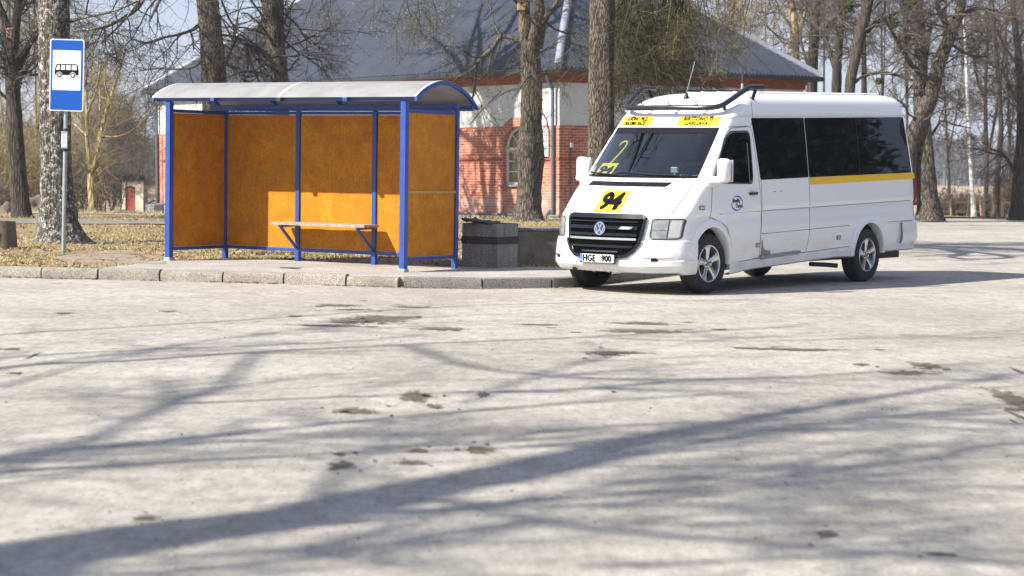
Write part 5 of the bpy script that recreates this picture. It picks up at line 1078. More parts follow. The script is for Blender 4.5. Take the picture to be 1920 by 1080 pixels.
    bm = bmesh.new(); bx(bm, x0+.02, x1-.02, y0+.02, y1-.02, Z3+.002, Z3+.03); from_bm('soffit', bm, MAT['soffit'], r)
    bm = bmesh.new()
    def gut(ax, a, b, c):
        w = .12
        if ax == 0: bx(bm, c-w, c, a, b, ze-.17, ze-.035, .02)
        else: bx(bm, a, b, c-w, c, ze-.17, ze-.035, .02)
    gut(0, y0-.05, y1+.05, x0-.001); gut(1, x0-.001, x1+.05, y0-.001); gut(0, y0-.05, y1+.05, x1+.121); gut(1, x0, x1, y1+.121); from_bm('gutter', bm, MAT['gutter'], r)
    for k in range(12):
        y = 1.0+k*1.8; box('gutter_bracket', x0+.003, x0+.30, y-.03, y+.03, Z3-.06, Z3+.0, MAT['gutter'], r)

# ---------------------------------------------------------------- minibus
TB = math.tan(R(1.55))
def VP(u, v, z): return Vector((u, -v, z+TB*(u-2)))
#        z     uf     P2(u,v)        P3(u,v)        side start u, half width, rear u
KEYS = [(0.345, -.915, (-.83, .60), (-.60, .865), -.38, .935, 5.40),
        (0.42, -.975, (-.88, .60), (-.64, .88), -.40, .950, 5.50),
        (0.55, -.985, (-.89, .60), (-.65, .885), -.40, .960, 5.53),
        (0.735, -.965, (-.87, .60), (-.63, .885), -.40, .965, 5.50),
        (0.92, -.945, (-.855, .597), (-.61, .882), -.37, .968, 5.45),
        (0.935, -.943, (-.853, .597), (-.609, .882), -.37, .962, 5.45),
        (1.015, -.925, (-.84, .595), (-.595, .875), -.36, .958, 5.44),
        (1.035, -.905, (-.82, .595), (-.58, .87), -.35, .968, 5.44),
        (1.10, -.83, (-.745, .593), (-.52, .86), -.31, .968, 5.44),
        (1.20, -.735, (-.645, .59), (-.435, .85), -.24, .965, 5.43),
        (1.31, -.625, (-.525, .59), (-.32, .84), -.15, .960, 5.42),
        (1.40, -.525, (-.415, .59), (-.215, .835), -.05, .954, 5.42),
        (1.475, -.42, (-.31, .60), (-.125, .83), .05, .946, 5.41),
        (1.70, -.145, (-.06, .588), (.088, .81), .24, .920, 5.375),
        (1.90, .105, (.165, .57), (.268, .793), .42, .896, 5.34),
        (2.095, .345, (.395, .56), (.445, .775), .60, .868, 5.30),
        (2.17, .415, (.455, .56), (.505, .765), .66, .858, 5.29),
        (2.24, .48, (.515, .56), (.57, .755), .74, .850, 5.28),
        (2.32, .57, (.605, .54), (.665, .735), .84, .835, 5.26),
        (2.39, .68, (.72, .52), (.79, .705), .96, .812, 5.255),
        (2.45, .82, (.86, .48), (.94, .66), 1.10, .775, 5.24),
        (2.495, .99, (1.03, .43), (1.11, .59), 1.25, .715, 5.21),
        (2.525, 1.16, (1.20, .36), (1.27, .49), 1.40, .62, 5.15),
        (2.54, 1.35, (1.38, .26), (1.44, .36), 1.55, .47, 5.05)]
KZ = np.array([k[0] for k in KEYS]); KA = np.array([[k[1], k[2][0], k[2][1], k[3][0], k[3][1], k[4], k[5], k[6]] for k in KEYS])
def outline(z):
    uf, u2, v2, u3, v3, us, w, ur = [np.interp(z, KZ, KA[:, i]) for i in range(8)]
    ctrl = [(u2, -v2), (uf, 0), (u2, v2), (u3, v3), (us, w-.006), (us+.6, w)]
    def cr(i, n):
        a, b, c, d = [np.array(q) for q in (ctrl[i-1], ctrl[i], ctrl[i+1], ctrl[i+2])]
        return [0.5*((2*b)+(c-a)*t+(2*a-5*b+4*c-d)*t*t+(3*b-a-3*c+d)*t**3) for t in np.arange(n)/n]
    pts = cr(1, 7)+cr(2, 6)+cr(3, 5); nfront = len(pts)
    rc = .16; ns = 44
    for k in range(ns): pts.append(np.array((us+(ur-rc-us)*k/(ns-1), w if k else w-.006)))
    for k in range(1, 7):
        a = math.pi/2*k/6; pts.append(np.array((ur-rc+rc*math.sin(a), w-rc+rc*math.cos(a))))
    for k in range(1, 5): pts.append(np.array((ur+.02*math.sin(math.pi/2*k/4), (w-rc)*(1-k/4))))
    return np.array(pts), nfront
_oc = {}
def oc(z):
    k = round(float(z), 3)
    if k not in _oc: _oc[k] = outline(k)
    return _oc[k]
def sideV(u, z):
    p, nf = oc(z); return float(np.interp(u, p[7:nf+44, 0], p[7:nf+44, 1]))
def frontU(v, z):
    p, nf = oc(z); return float(np.interp(abs(v), p[:nf+1, 1], p[:nf+1, 0]))
def S(u, z, off=0.0, side=1):
    v = sideV(u, z); du = (sideV(u+.02, z)-sideV(u-.02, z))/.04; dz = (sideV(u, z+.02)-sideV(u, z-.02))/.04
    n = Vector((-du, 1, -dz)).normalized(); return VP(u+n.x*off, side*(v+n.y*off), z+n.z*off)
def Fp(v, z, off=0.0):
    u = frontU(v, z); dv = (frontU(v+.02, z)-frontU(v-.02, z))/.04; dz = (frontU(v, z+.02)-frontU(v, z-.02))/.04
    n = Vector((-1, dv, dz)).normalized(); return VP(u+n.x*off, v+n.y*off, z+n.z*off)
def patch(name, poly, mp, off, mat, parent, step=.05, rim=.012, smooth=True, holes=None):
    bm = bmesh.new(); bm.faces.new([bm.verts.new((a, b, 0)) for a, b in poly])
    xs = [p[0] for p in poly]; ys = [p[1] for p in poly]
    bmesh.ops.triangulate(bm, faces=bm.faces)
    for ax, lo, hi in ((0, min(xs), max(xs)), (1, min(ys), max(ys))):
        k = math.ceil(lo/step)
        while k*step < hi:
            co = [0, 0, 0]; co[ax] = k*step; no = [0, 0, 0]; no[ax] = 1
            bmesh.ops.bisect_plane(bm, geom=bm.verts[:]+bm.edges[:]+bm.faces[:], plane_co=co, plane_no=no); k += 1
    low = set()
    if rim:
        r = bmesh.ops.extrude_edge_only(bm, edges=[e for e in bm.edges if e.is_boundary]); low = {g for g in r['geom'] if isinstance(g, bmesh.types.BMVert)}
    for v in bm.verts: v.co = mp(v.co.x, v.co.y, off-(rim if v in low else 0))
    return from_bm(name, bm, mat, parent, smooth=smooth, angle=40, uv=False)
def rpoly(pts, r, n=5):
    """round the corners of a polygon"""
    out = []; m = len(pts); rs = r if isinstance(r, (list, tuple)) else [r]*m
    for i in range(m):
        p, a, b = Vector(pts[i]), Vector(pts[i-1]), Vector(pts[(i+1) % m]); q = rs[i]
        if q <= 0: out.append(tuple(p)); continue
        p0 = p+(a-p).normalized()*q; p1 = p+(b-p).normalized()*q
        for k in range(n+1):
            t = k/n; out.append(tuple(p0*(1-t)**2+p*2*t*(1-t)+p1*t*t))
    return out
def strip(name, path, mp, off, w, mat, parent, rim=.004, closed=False, sub=.04):
    """thin line laid on the body surface"""
    P = [Vector(p) for p in path]
    if closed: P.append(P[0])
    Q = []
    for a, b in zip(P, P[1:]):
        n = max(1, int((b-a).length/sub)); Q += [a+(b-a)*k/n for k in range(n)]
    Q.append(P[-1]); bm = bmesh.new(); prev = None
    for i, p in enumerate(Q):
        t = (Q[min(i+1, len(Q)-1)]-Q[max(i-1, 0)]).normalized(); nrm = Vector((-t.y, t.x))*w/2
        if closed and i in (0, len(Q)-1): t = (Q[1]-Q[-2]).normalized(); nrm = Vector((-t.y, t.x))*w/2
        a, b = p+nrm, p-nrm; cur = [bm.verts.new(mp(a.x, a.y, off-rim)), bm.verts.new(mp(a.x, a.y, off)), bm.verts.new(mp(b.x, b.y, off)), bm.verts.new(mp(b.x, b.y, off-rim))]
        if prev:
            for k in range(3): bm.faces.new((prev[k], prev[k+1], cur[k+1], cur[k]))
        prev = cur
    return from_bm(name, bm, mat, parent, uv=False)
def text_on(name, s, mp, cx, cy, height, mat, parent, off, bold=0.0, shear=0.0, sx=1.0, spacing=1.0, align='CENTER', dirx=1, bolder=0.0):
    if bolder:
        for q, (ax, ay) in enumerate(((-1, 0), (1, 0), (0, .6), (0, -.6))): text_on(name, s, mp, cx+ax*bolder*.5, cy+ay*bolder*.5, height, mat, parent, off+.0004*(q+1), bold, shear, sx, spacing, align, dirx)
    cu = bpy.data.curves.new('t', 'FONT'); cu.body = s; cu.size = 1.0; cu.align_x = align; cu.offset = bold; cu.shear = shear; cu.space_character = spacing; cu.extrude = 0
    ob = bpy.data.objects.new('t', cu); COL.objects.link(ob); dg = bpy.context.evaluated_depsgraph_get(); me = bpy.data.meshes.new_from_object(ob.evaluated_get(dg), depsgraph=dg)
    bpy.data.objects.remove(ob); bm = bmesh.new(); bm.from_mesh(me); bpy.data.meshes.remove(me)
    k = height/0.70
    st_ = .03/k
    for ax, c_ in ((0, (1, 0, 0)), (1, (0, 1, 0))):
        lo = min(v.co[ax] for v in bm.verts); hi = max(v.co[ax] for v in bm.verts); q = lo+st_
        while q < hi:
            bmesh.ops.bisect_plane(bm, geom=bm.verts[:]+bm.edges[:]+bm.faces[:], plane_co=[q if i == ax else 0 for i in range(3)], plane_no=c_); q += st_
    r = bmesh.ops.extrude_face_region(bm, geom=bm.faces[:]); top = {g for g in r['geom'] if isinstance(g, bmesh.types.BMVert)}
    for v in bm.verts:
        x, y = v.co.x*k*sx, v.co.y*k; v.co = mp(cx+dirx*x, cy+y, off if v in top else off-.0015)
    return from_bm(name, bm, mat, parent, uv=False)
def minibus():
    P_, BK, GL = MAT['paint'], MAT['blackmat'], MAT['dkglass']
    r = empty('minibus', (1.679, 25.339, 0), R(51.62), 'white high roof passenger minibus with yellow route stickers parked facing left', 'minibus')
    # body shell
    zs = sorted(set([round(float(z), 4) for z in list(KZ)+[.48, .64, .82, 1.55, 1.62, 1.78, 1.84, 1.97, 2.03, 2.13, 2.28, 2.42, 2.475]]))
    bm = bmesh.new(); rows = []
    for z in zs:
        p, nf = outline(z); half = [(a, b) for a, b in p]; full = half+[(a, -b) for a, b in half[-2:0:-1]]
        rows.append([bm.verts.new(VP(a, b, z)) for a, b in full])
    n = len(rows[0]); ncol = 13
    for j, (A, Bq) in enumerate(zip(rows, rows[1:])):
        for k in range(n):
            f = bm.faces.new((A[k], A[(k+1) % n], Bq[(k+1) % n], Bq[k]))
            if 1.474 < zs[j] and zs[j+1] < 2.096 and (k < ncol or k >= n-ncol): f.material_index = 1
    h = (len(rows[0])+2)//2
    cen = bm.verts.new(VP(3.1, 0, 2.548))
    for k in range(n): bm.faces.new((rows[-1][k], rows[-1][(k+1) % n], cen))
    c0 = bm.verts.new(VP(2.3, 0, .345))
    for k in range(n): bm.faces.new((rows[0][(k+1) % n], rows[0][k], c0))
    bmesh.ops.recalc_face_normals(bm, faces=bm.faces)
    me = bpy.data.meshes.new('body'); bm.to_mesh(me); bm.free(); me.materials.append(MAT['paintin']); me.materials.append(MAT['black']); me.materials.append(MAT['blackmat'])
    body = bpy.data.objects.new('body', me); COL.objects.link(body)
    cuts = []
    WC = [(0.0, .372), (4.025, .372)]
    for u0, zz in WC:
        for sd in (1, -1):
            bmc = bmesh.new(); bmesh.ops.create_cone(bmc, cap_ends=True, segments=56, radius1=.425, radius2=.425, depth=.75)
            bmesh.ops.transform(bmc, verts=bmc.verts, matrix=Matrix.Translation((u0, -sd*.99, zz+.035)) @ Matrix.Rotation(R(90), 4, 'X') )
            mc = bpy.data.meshes.new('c'); bmc.to_mesh(mc); bmc.free(); mc.materials.append(MAT['blackmat']); oc_ = bpy.data.objects.new('c', mc); COL.objects.link(oc_); cuts.append(oc_)
            md = body.modifiers.new('b', 'BOOLEAN'); md.operation = 'DIFFERENCE'; md.solver = 'EXACT'; md.object = oc_; md.material_mode = 'TRANSFER'
    dg = bpy.context.evaluated_depsgraph_get(); me2 = bpy.data.meshes.new_from_object(body.evaluated_get(dg), depsgraph=dg)
    for c in cuts: bpy.data.objects.remove(c)
    bpy.data.objects.remove(body)
    bm = bmesh.new(); bm.from_mesh(me2)
    bmesh.ops.delete(bm, geom=[f for f in bm.faces if f.material_index == 1 and f.calc_center_median().z > 1.3], context='FACES')
    bm.to_mesh(me2); bm.free(); body = link('body', me2, None, r, True); me2.set_sharp_from_angle(angle=R(28)); me2.name = 'body'
    # windscreen: same surface a hair inside
    def WSs(t, z, off=0.0):
        p, nf = oc(z); i = abs(t)*13; a = int(min(i, 12)); f = i-a; u = p[a, 0]*(1-f)+p[a+1, 0]*f; v = p[a, 1]*(1-f)+p[a+1, 1]*f
        return VP(u-off*.75, math.copysign(v, t) if t else 0, z+off*.6)
    bm = bmesh.new(); g = [[bm.verts.new(WSs(-1+2*i/26, 1.475+.62*j/12, .002)) for i in range(27)] for j in range(13)]
    for A, Bq in zip(g, g[1:]):
        for k in range(26): bm.faces.new((A[k], A[k+1], Bq[k+1], Bq[k]))
    ws = from_bm('windscreen', bm, MAT['wsglass'], r, smooth=True)
    path = [(-1, 1.475), (1, 1.475), (1, 2.095), (-1, 2.095)]
    bm = bmesh.new()
    def ribbon(pts, off, w):   # black rubber edge
        pass
    def seal(a, b, n, w, inward):
        bmm = bmesh.new(); prev = None
        for i in range(n+1):
            t = a[0]+(b[0]-a[0])*i/n; z = a[1]+(b[1]-a[1])*i/n; q = [bmm.verts.new(WSs(t, z, .005)), bmm.verts.new(WSs(max(-1, min(1, t+inward[0]*w)), z+inward[1]*w, .005))]
            if prev: bmm.faces.new((prev[0], q[0], q[1], prev[1]))
            prev = q
        return from_bm('window_seal', bmm, MAT['black'], ws, uv=False)
    seal((-1, 1.475), (1, 1.475), 26, .030, (0, 1)); seal((-1, 2.095), (1, 2.095), 26, .075, (0, -1)); seal((-1, 1.475), (-1, 2.095), 12, .03, (1, 0)); seal((1, 1.475), (1, 2.095), 12, .03, (-1, 0))
    # bonnet seams and air inlet
    strip('seam', [(.625, .74), (.655, .99), (.80, 1.03), (.815, 1.15), (.825, 1.3), (.828, 1.42)], Fp, .0015, .007, MAT['seam'], body)
    strip('seam', [(-.625, .74), (-.655, .99), (-.80, 1.03), (-.815, 1.15), (-.825, 1.3), (-.828, 1.42)], Fp, .0015, .007, MAT['seam'], body)
    hv = patch('air_inlet', rpoly([(-.60, 1.373), (.585, 1.373), (.635, 1.428), (-.56, 1.428)], .012), Fp, .004, MAT['black'], r, .06)
    for x in (-.3, 0, .3): strip('rib', [(x, 1.375), (x+.02, 1.426)], Fp, .006, .012, BK, hv)
    # grille
    fr_o = rpoly([(-.375, .545), (.39, .545), (.535, .72), (.58, 1.00), (.54, 1.015), (-.49, 1.015), (-.53, 1.00), (-.50, .72)], [.05, .05, .10, .02, .02, .02, .02, .10])
    gr = patch('grille', fr_o, Fp, .010, MAT['void'], r, .05, .03)
    for a, b in zip(fr_o, fr_o[1:]+fr_o[:1]): pass
    strip('grille_frame', fr_o, Fp, .030, .040, pm_frame(), gr, .02, True, .03)
    hw = lambda z: np.interp(z, [.55, .72, 1.0], [.36, .485, .50])
    for z, mt, h_ in ((.655, pm_frame(), .030), (.745, MAT['chrome'], .034), (.80, pm_frame(), .030), (.885, pm_frame(), .040), (.955, pm_frame(), .014)):
        w = hw(z); patch('grille_bar', [(-w, z-h_/2), (w, z-h_/2), (w, z+h_/2), (-w, z+h_/2)], Fp, .034, mt if z != .745 else MAT['alloydull'], gr, .06, .02)
    patch('number_bracket', [(-.26, .575), (.26, .575), (.22, .60), (-.22, .60)], Fp, .028, BK, gr, .1, .02)
    # round emblem with V over W
    em = Vector((0, .868)); er = .078
    def disc(name, rad, off, mat, parent, inner=0.0):
        if inner: return strip(name, [(em.x+(rad+inner)/2*math.cos(a), em.y+(rad+inner)/2*math.sin(a)) for a in np.linspace(0, 2*math.pi, 40)[:-1]], Fp, off, rad-inner, mat, parent, .01, True, .02)
        return patch(name, [(em.x+rad*math.cos(a), em.y+rad*math.sin(a)) for a in np.linspace(0, 2*math.pi, 33)[:-1]], Fp, off, mat, parent, .05, .02)
    eb = disc('emblem', er, .050, MAT['logodark'], gr); disc('emblem_ring', er, .054, MAT['chrome'], gr, er-.011)
    def stroke(pts, nm='emblem_letter'): strip(nm, [(em.x+x*er, em.y+y*er) for x, y in pts], Fp, .0545, .0125, MAT['chrome'], gr, .004, False, .02)
    stroke([(-.36, .84), (0, .10), (.36, .84)]); stroke([(-.80, .40), (-.36, -.80), (0, .02), (.36, -.80), (.80, .40)])
    bd = patch('badge', rpoly([(.26, .867), (.42, .867), (.45, .90), (.29, .90)], .006), Fp, .052, MAT['chrome'], gr, .05, .02)
    patch('badge_field', rpoly([(.30, .871), (.39, .871), (.40, .896), (.31, .896)], .003), Fp, .0535, MAT['plate'], gr, .05, .002); text_on('badge_letters', 'TDI', Fp, .35, .876, .014, MAT['red'], gr, .0555, .02, 0, .9)
    # headlights
    for sd in (1, -1):
        q = lambda pts: [(sd*a, b) for a, b in pts]
        hl = patch('headlight', rpoly(q([(.655, .765), (.905, .765), (.92, .985), (.66, .985)]), .03), Fp, .006, MAT['lens'], r, .04, .012)
        strip('lamp_seal', rpoly(q([(.645, .755), (.915, .755), (.93, .995), (.652, .995)]), .035), Fp, .0045, .014, MAT['gutter'], hl, .006, True)
        strip('lamp_divider', q([(.80, .765), (.812, .985)]), Fp, .008, .008, MAT['gutter'], hl)
        patch('indicator_lens', rpoly(q([(.815, .775), (.898, .775), (.912, .975), (.825, .975)]), .02), Fp, .0085, MAT['lensclear'], hl, .05, .003)
        for cx, cz, rr in ((.725, .90, .045), (.725, .825, .030)):
            patch('reflector', [(sd*(cx+rr*math.cos(a)), cz+rr*math.sin(a)) for a in np.linspace(0, 2*math.pi, 21)[:-1]], Fp, .0075, MAT['alloydull'], hl, .03, .002)
        strip('lens_rib', q([(.67, .862), (.79, .862)]), Fp, .0085, .004, MAT['gutter'], hl)
    # front bumper, one piece round the nose
    def Bm_(s, z, off):   # s: outline parameter index along front then side to u=-.43
        p, nf = oc(max(z, .345)); L_ = nf+0.6; i = abs(s)*L_; a = int(min(i, L_-.001)); f = i-a; P0, P1 = p[a], p[a+1]; q = P0*(1-f)+P1*f; tg = (p[min(a+2, len(p)-1)]-p[max(a-1, 0)]); tg = tg/np.linalg.norm(tg); nrm = np.array((-tg[1], tg[0]))
        if a == 0: nrm = np.array((-1, 0.0))*(1-f)+nrm*f
        q = q+nrm*off; return VP(q[0], math.copysign(q[1], s) if s else 0.0, z)
    prof = [(.735, .004), (.728, .022), (.66, .030), (.55, .034), (.50, .030), (.488, .042), (.43, .046), (.375, .036), (.345, .020), (.335, -.06)]
    bm = bmesh.new(); ns = 60; g = []
    for i in range(-ns, ns+1):
        s = i/ns; av = abs(s); row = []
        for z, o in prof:
            zz = z
            if z < .40: zz = z-.0+.03*max(0, 1-av*3)-(.03 if av > .72 else 0)*min(1, (av-.72)*6)
            row.append(bm.verts.new(Bm_(s, zz, o)))
        g.append(row)
    for A, Bq in zip(g, g[1:]):
        for k in range(len(prof)-1): bm.faces.new((A[k], A[k+1], Bq[k+1], Bq[k]))
    bp_ = from_bm('front_bumper', bm, P_, r, smooth=True, angle=24, uv=False)
    # dark grille opening continues into the bumper
    lowg = rpoly([(-.37, .545), (.385, .545), (.53, .735), (-.495, .735)], [.05, .05, .0, .0]); patch('grille_lower', lowg, Fp, .036, MAT['void'], gr, .05, .03)
    edge = [(-.508, .74), (-.50, .70), (-.44, .60), (-.37, .55), (-.30, .540), (.31, .540), (.385, .55), (.46, .60), (.53, .70), (.538, .74)]
    strip('grille_frame', edge, Fp, .056, .036, pm_frame(), gr, .03); w = hw(.655)
    patch('grille_bar', [(-.43, .64), (.45, .64), (.46, .67), (-.44, .67)], Fp, .056, pm_frame(), gr, .06, .02)
    patch('grille_bar', [(-.25, .585), (.27, .585), (.27, .602), (-.25, .602)], Fp, .050, BK, gr, .06, .02)
    for sd in (1, -1):
        c = (sd*.70, .475)
        fr_ = patch('fog_recess', [(c[0]+.034*math.cos(a), c[1]+.026+.036*math.sin(a)) for a in np.linspace(0, 2*math.pi, 21)[:-1]], Fp, .042, MAT['black'], bp_, .03, .003)
        strip('bumper_line', [(sd*.86, .53), (sd*.60, .535), (sd*.585, .47)], Fp, .041, .005, MAT['ledge'], bp_)
    for x in (-.16, .06, .26): strip('bumper_line', [(x, .40), (x+.07, .365)], Fp, .047, .005, MAT['ledge'], bp_)
    patch('tow_eye_recess', [(-.40+.045*math.cos(a), .385+.022*math.sin(a)) for a in np.linspace(0, 2*math.pi, 17)[:-1]], Fp, .049, MAT['black'], bp_, .03, .004)
    # number plate: flat
    u0 = frontU(0, .5)-.075
    def NP(x, z, off): return VP(u0-off+.0, x, z)
    pl = patch('number_plate', rpoly([(-.258, .452), (.272, .452), (.272, .568), (-.258, .568)], .008), NP, .0, MAT['black'], r, .2, .02)
    patch('plate_field', rpoly([(-.247, .467), (.261, .467), (.261, .562), (-.247, .562)], .006), NP, .003, MAT['plate'], pl, .2, .002); patch('plate_band', [(-.246, .468), (-.208, .468), (-.208, .561), (-.246, .561)], NP, .005, MAT['eu'], pl, .2, .002)
    text_on('plate_letters', 'HGE', NP, -.108, .478, .076, MAT['ink'], pl, .006, .008, 0, .84, 1.1, bolder=.010); text_on('plate_letters', '900', NP, .150, .478, .076, MAT['ink'], pl, .006, .008, 0, .84, 1.1, bolder=.010)
    text_on('country_letters', 'LT', NP, -.227, .475, .018, MAT['plate'], pl, .0065, .01, 0, .8)
    patch('plate_seal', rpoly([(.008, .530), (.022, .530), (.022, .548), (.008, .548)], .003), NP, .0055, MAT['red'], pl, .2, .001); patch('plate_seal', rpoly([(.006, .485), (.024, .485), (.024, .507), (.006, .507)], .006), NP, .0055, MAT['ridge'], pl, .2, .001)
    strip('frame_text', [(-.21, .459), (.24, .459)], NP, .002, .0035, MAT['ridge'], pl)
    # bonnet number and roof stickers
    s1 = patch('route_sticker', [(-.21, 1.062), (.178, 1.062), (.178, 1.326), (-.21, 1.326)], Fp, .004, MAT['yellow'], r, .05, .003)
    text_on('route_number', '94', Fp, -.014, 1.102, .188, MAT['ink'], s1, .011, .022, .03, 1.12, .98, bolder=.024)
    for x0, x1, rowsx, nm in ((-.735, -.235, ['KAUNO PILIS', 'MAKSIMA BAZĖ'], 'a'), (.165, .735, ['BIRŠTONO G.', 'GARLIAVA'], 'b')):
        st = patch('destination_sticker', [(x0, 2.113), (x1, 2.113), (x1, 2.233), (x0, 2.233)], Fp, .005, MAT['yellow'], r, .04, .003); cx = (x0+x1)/2
        rows_ = ['KAUNO PILIS', 'MAXIMA BAZĖ'] if nm == 'a' else rowsx
        text_on('destination_letters', rows_[0], Fp, cx, 2.177, .045, MAT['ink'], st, .0085, .006, .02, .78 if nm == 'a' else .98, 1.14, bolder=.005); text_on('destination_letters', rows_[1], Fp, cx-.01, 2.121, .045, MAT['ink'], st, .0085, .006, .02, .72 if nm == 'a' else .98, 1.14, bolder=.005)
    # wheels
    def wheel(u0, sd, steer=0.0):
        w = empty('wheel', (0, 0, 0)); w.parent = r; w.location = (u0, -sd*.945, .372); w.rotation_euler = (0, 0, (0 if sd > 0 else math.pi)+steer)
        w.name = 'wheel'
        def lathe(prof, nm, mat, seg=56, treads=False):
            bm = bmesh.new(); rings = []
            for y, q in prof: rings.append([bm.verts.new((q*math.cos(2*math.pi*k/seg), -y, q*math.sin(2*math.pi*k/seg))) for k in range(seg)])
            for A, Bq in zip(rings, rings[1:]):
                for k in range(seg): bm.faces.new((A[k], A[(k+1) % seg], Bq[(k+1) % seg], Bq[k]))
            return from_bm(nm, bm, mat, w, smooth=True, angle=35, uv=False)
        lathe([(-.01, .225), (.005, .235), (.012, .27), (.015, .31), (.006, .345), (-.012, .362), (-.03, .370), (-.05, .367), (-.054, .372), (-.10, .373), (-.104, .368), (-.112, .368), (-.116, .373), (-.16, .372), (-.164, .367), (-.185, .369), (-.21, .355), (-.225, .31), (-.22, .23)], 'tyre', MAT['tyre'], 72)
        lathe([(.004, .232), (.008, .226), (.004, .215), (-.03, .205), (-.10, .20), (-.15, .195)], 'rim', MAT['alloy']); lathe([(-.095, .2), (-.095, .001)], 'brake_disc', MAT['gutter'])
        bm = bmesh.new()
        for k in range(5):
            a = 2*math.pi*k/5+R(97); ca, sa = math.cos(a), math.sin(a)
            def pt(rad, t, y): return (rad*ca-t*sa, -y, rad*sa+t*ca)
            L_ = [(.05, .036, -.020), (.10, .034, -.014), (.16, .042, -.004), (.212, .060, -.002)]
            T_ = [[bm.verts.new(pt(rr, -h_, y)), bm.verts.new(pt(rr, -h_*.5, y+.006)), bm.verts.new(pt(rr, h_*.5, y+.006)), bm.verts.new(pt(rr, h_, y)), bm.verts.new(pt(rr, h_*.8, y-.05)), bm.verts.new(pt(rr, -h_*.8, y-.05))] for rr, h_, y in L_]
            for A, Bq in zip(T_, T_[1:]):
                for i in range(6): bm.faces.new((A[i], A[(i+1) % 6], Bq[(i+1) % 6], Bq[i]))
        from_bm('spokes', bm, MAT['alloy'], w, smooth=True, angle=40, uv=False)
        lathe([(-.05, .075), (-.018, .075), (-.010, .070), (-.010, .001)], 'hub', MAT['alloy'], 30); lathe([(-.012, .03), (-.004, .028), (-.004, .001)], 'hub_cap', MAT['ledge'], 24)
        bm = bmesh.new()
        for k in range(6):
            a = 2*math.pi*k/6+.3; mtx = Matrix.Translation((.054*math.cos(a), .008, .054*math.sin(a))) @ Matrix.Rotation(R(90), 4, 'X'); bmesh.ops.create_cone(bm, cap_ends=True, segments=8, radius1=.010, radius2=.010, depth=.012, matrix=mtx)
        from_bm('wheel_bolts', bm, MAT['gutter'], w, uv=False)
    wheel(0.0, 1, R(-2)); wheel(4.025, 1); wheel(0.0, -1, R(-2)); wheel(4.025, -1)
    # wheel arch flares
    def flare(u0, sd, a0, a1, zc):
        bm = bmesh.new(); n = 40; prev = None
        for i in range(n+1):
            a = R(a0+(a1-a0)*i/n); ca, sa = math.cos(a), math.sin(a); row = []
            for rr, o in ((.405, -.10), (.405, .012), (.415, .032), (.44, .038), (.475, .030), (.505, .010), (.51, -.01)):
                u = u0+rr*ca; z = zc+rr*sa-TB*(u-2); zq = min(max(z, .345), 2.4)
                v = sideV(max(u, -.47), zq); row.append(bm.verts.new(VP(u, sd*(v+o), z)))
            if prev:
                for k in range(6): bm.faces.new((prev[k], prev[k+1], row[k+1], row[k]))
            prev = row
        return from_bm('wheel_arch', bm, P_, r, smooth=True, angle=35, uv=False)
    for sd in (1, -1): flare(0, sd, -8, 166, .41); flare(4.025, sd, -2, 184, .41)
    # sill skirts
    def skirt(nm, ua, ub, za, zb, sd, dip=0.0):
        bm = bmesh.new(); n = 24; prev = None
        for i in range(n+1):
            t = i/n; u = ua+(ub-ua)*t; zt_ = za+(zb-za)*t; zl = zt_-.115-dip*(max(0, 1-t*6)+max(0, (t-.84)*6)); v = sideV(u, max(zt_, .35)); o1 = .028
            row = [bm.verts.new(VP(u, sd*(v+o), z)) for o, z in ((-.01, zt_+.006), (.016, zt_), (o1, zt_-.03), (o1, zl+.02), (.0, zl), (-.08, zl+.01))]
            if prev:
                for k in range(5): bm.faces.new((prev[k], prev[k+1], row[k+1], row[k]))
            prev = row
        return from_bm(nm, bm, P_, r, smooth=True, angle=35, uv=False)
    for sd in (1, -1): skirt('sill_skirt', .42, 3.60, .405, .455, sd, .03); skirt('rear_skirt', 4.46, 5.34, .455, .44, sd, .0)
    # rear bumper corner
    bm = bmesh.new(); prof = [(.74, .004), (.73, .03), (.60, .035), (.50, .045), (.40, .03), (.36, -.05)]; g = []
    p0, nf = oc(.55); i0 = nf+40; idx = list(range(i0, len(p0)))
    for sd in (1, -1):
        for i in (idx if sd > 0 else idx[::-1][1:]):
            row = []
            for z, o in prof:
                p, _ = oc(max(z, .345)); q = p[i]; a = p[max(i-1, 0)]; b = p[min(i+1, len(p)-1)]; tg = b-a
                if i == len(p)-1: tg = np.array((0, -1.0))
                tg = tg/np.linalg.norm(tg); nn_ = np.array((-tg[1], tg[0])); q = q+nn_*o; row.append(bm.verts.new(VP(q[0], sd*q[1], z)))
            g.append(row)
    for A, Bq in zip(g, g[1:]):
        for k in range(5): bm.faces.new((A[k], A[k+1], Bq[k+1], Bq[k]))
    from_bm('rear_bumper', bm, P_, r, smooth=True, angle=30, uv=False)
    box('tow_box', 4.62, 5.25, -.80, .80, .30, .40, BK, r, .01)
    # under body
    bm = bmesh.new(); bx(bm, -.7, 5.2, -.62, .62, .30, .345, .01); bx(bm, 1.6, 2.4, .30, .60, .20, .30, .02); bx(bm, -.15, .15, -.8, .8, .28, .36, .02); bx(bm, 3.9, 4.15, -.8, .8, .30, .42, .02); from_bm('under_frame', bm, BK, r)
    tube('exhaust', [(2.9, -.70, .27), (3.25, -.75, .25), (3.35, -.86, .24)], .032, BK, r, 12)
    # side windows
    G_ = lambda u, z, o: S(u, z, o, 1)
    w1 = patch('side_window', rpoly([(1.155, 1.427), (2.355, 1.432), (2.355, 2.214), (1.05, 2.212)], .02), G_, .004, GL, r, .1)
    w2 = patch('side_window', rpoly([(2.372, 1.432), (5.26, 1.432), (5.145, 2.222), (2.372, 2.214)], .02), G_, .004, GL, r, .1)
    strip('window_divider', [(3.75, 1.436), (3.75, 2.21)], G_, .0055, .012, MAT['black'], w2)
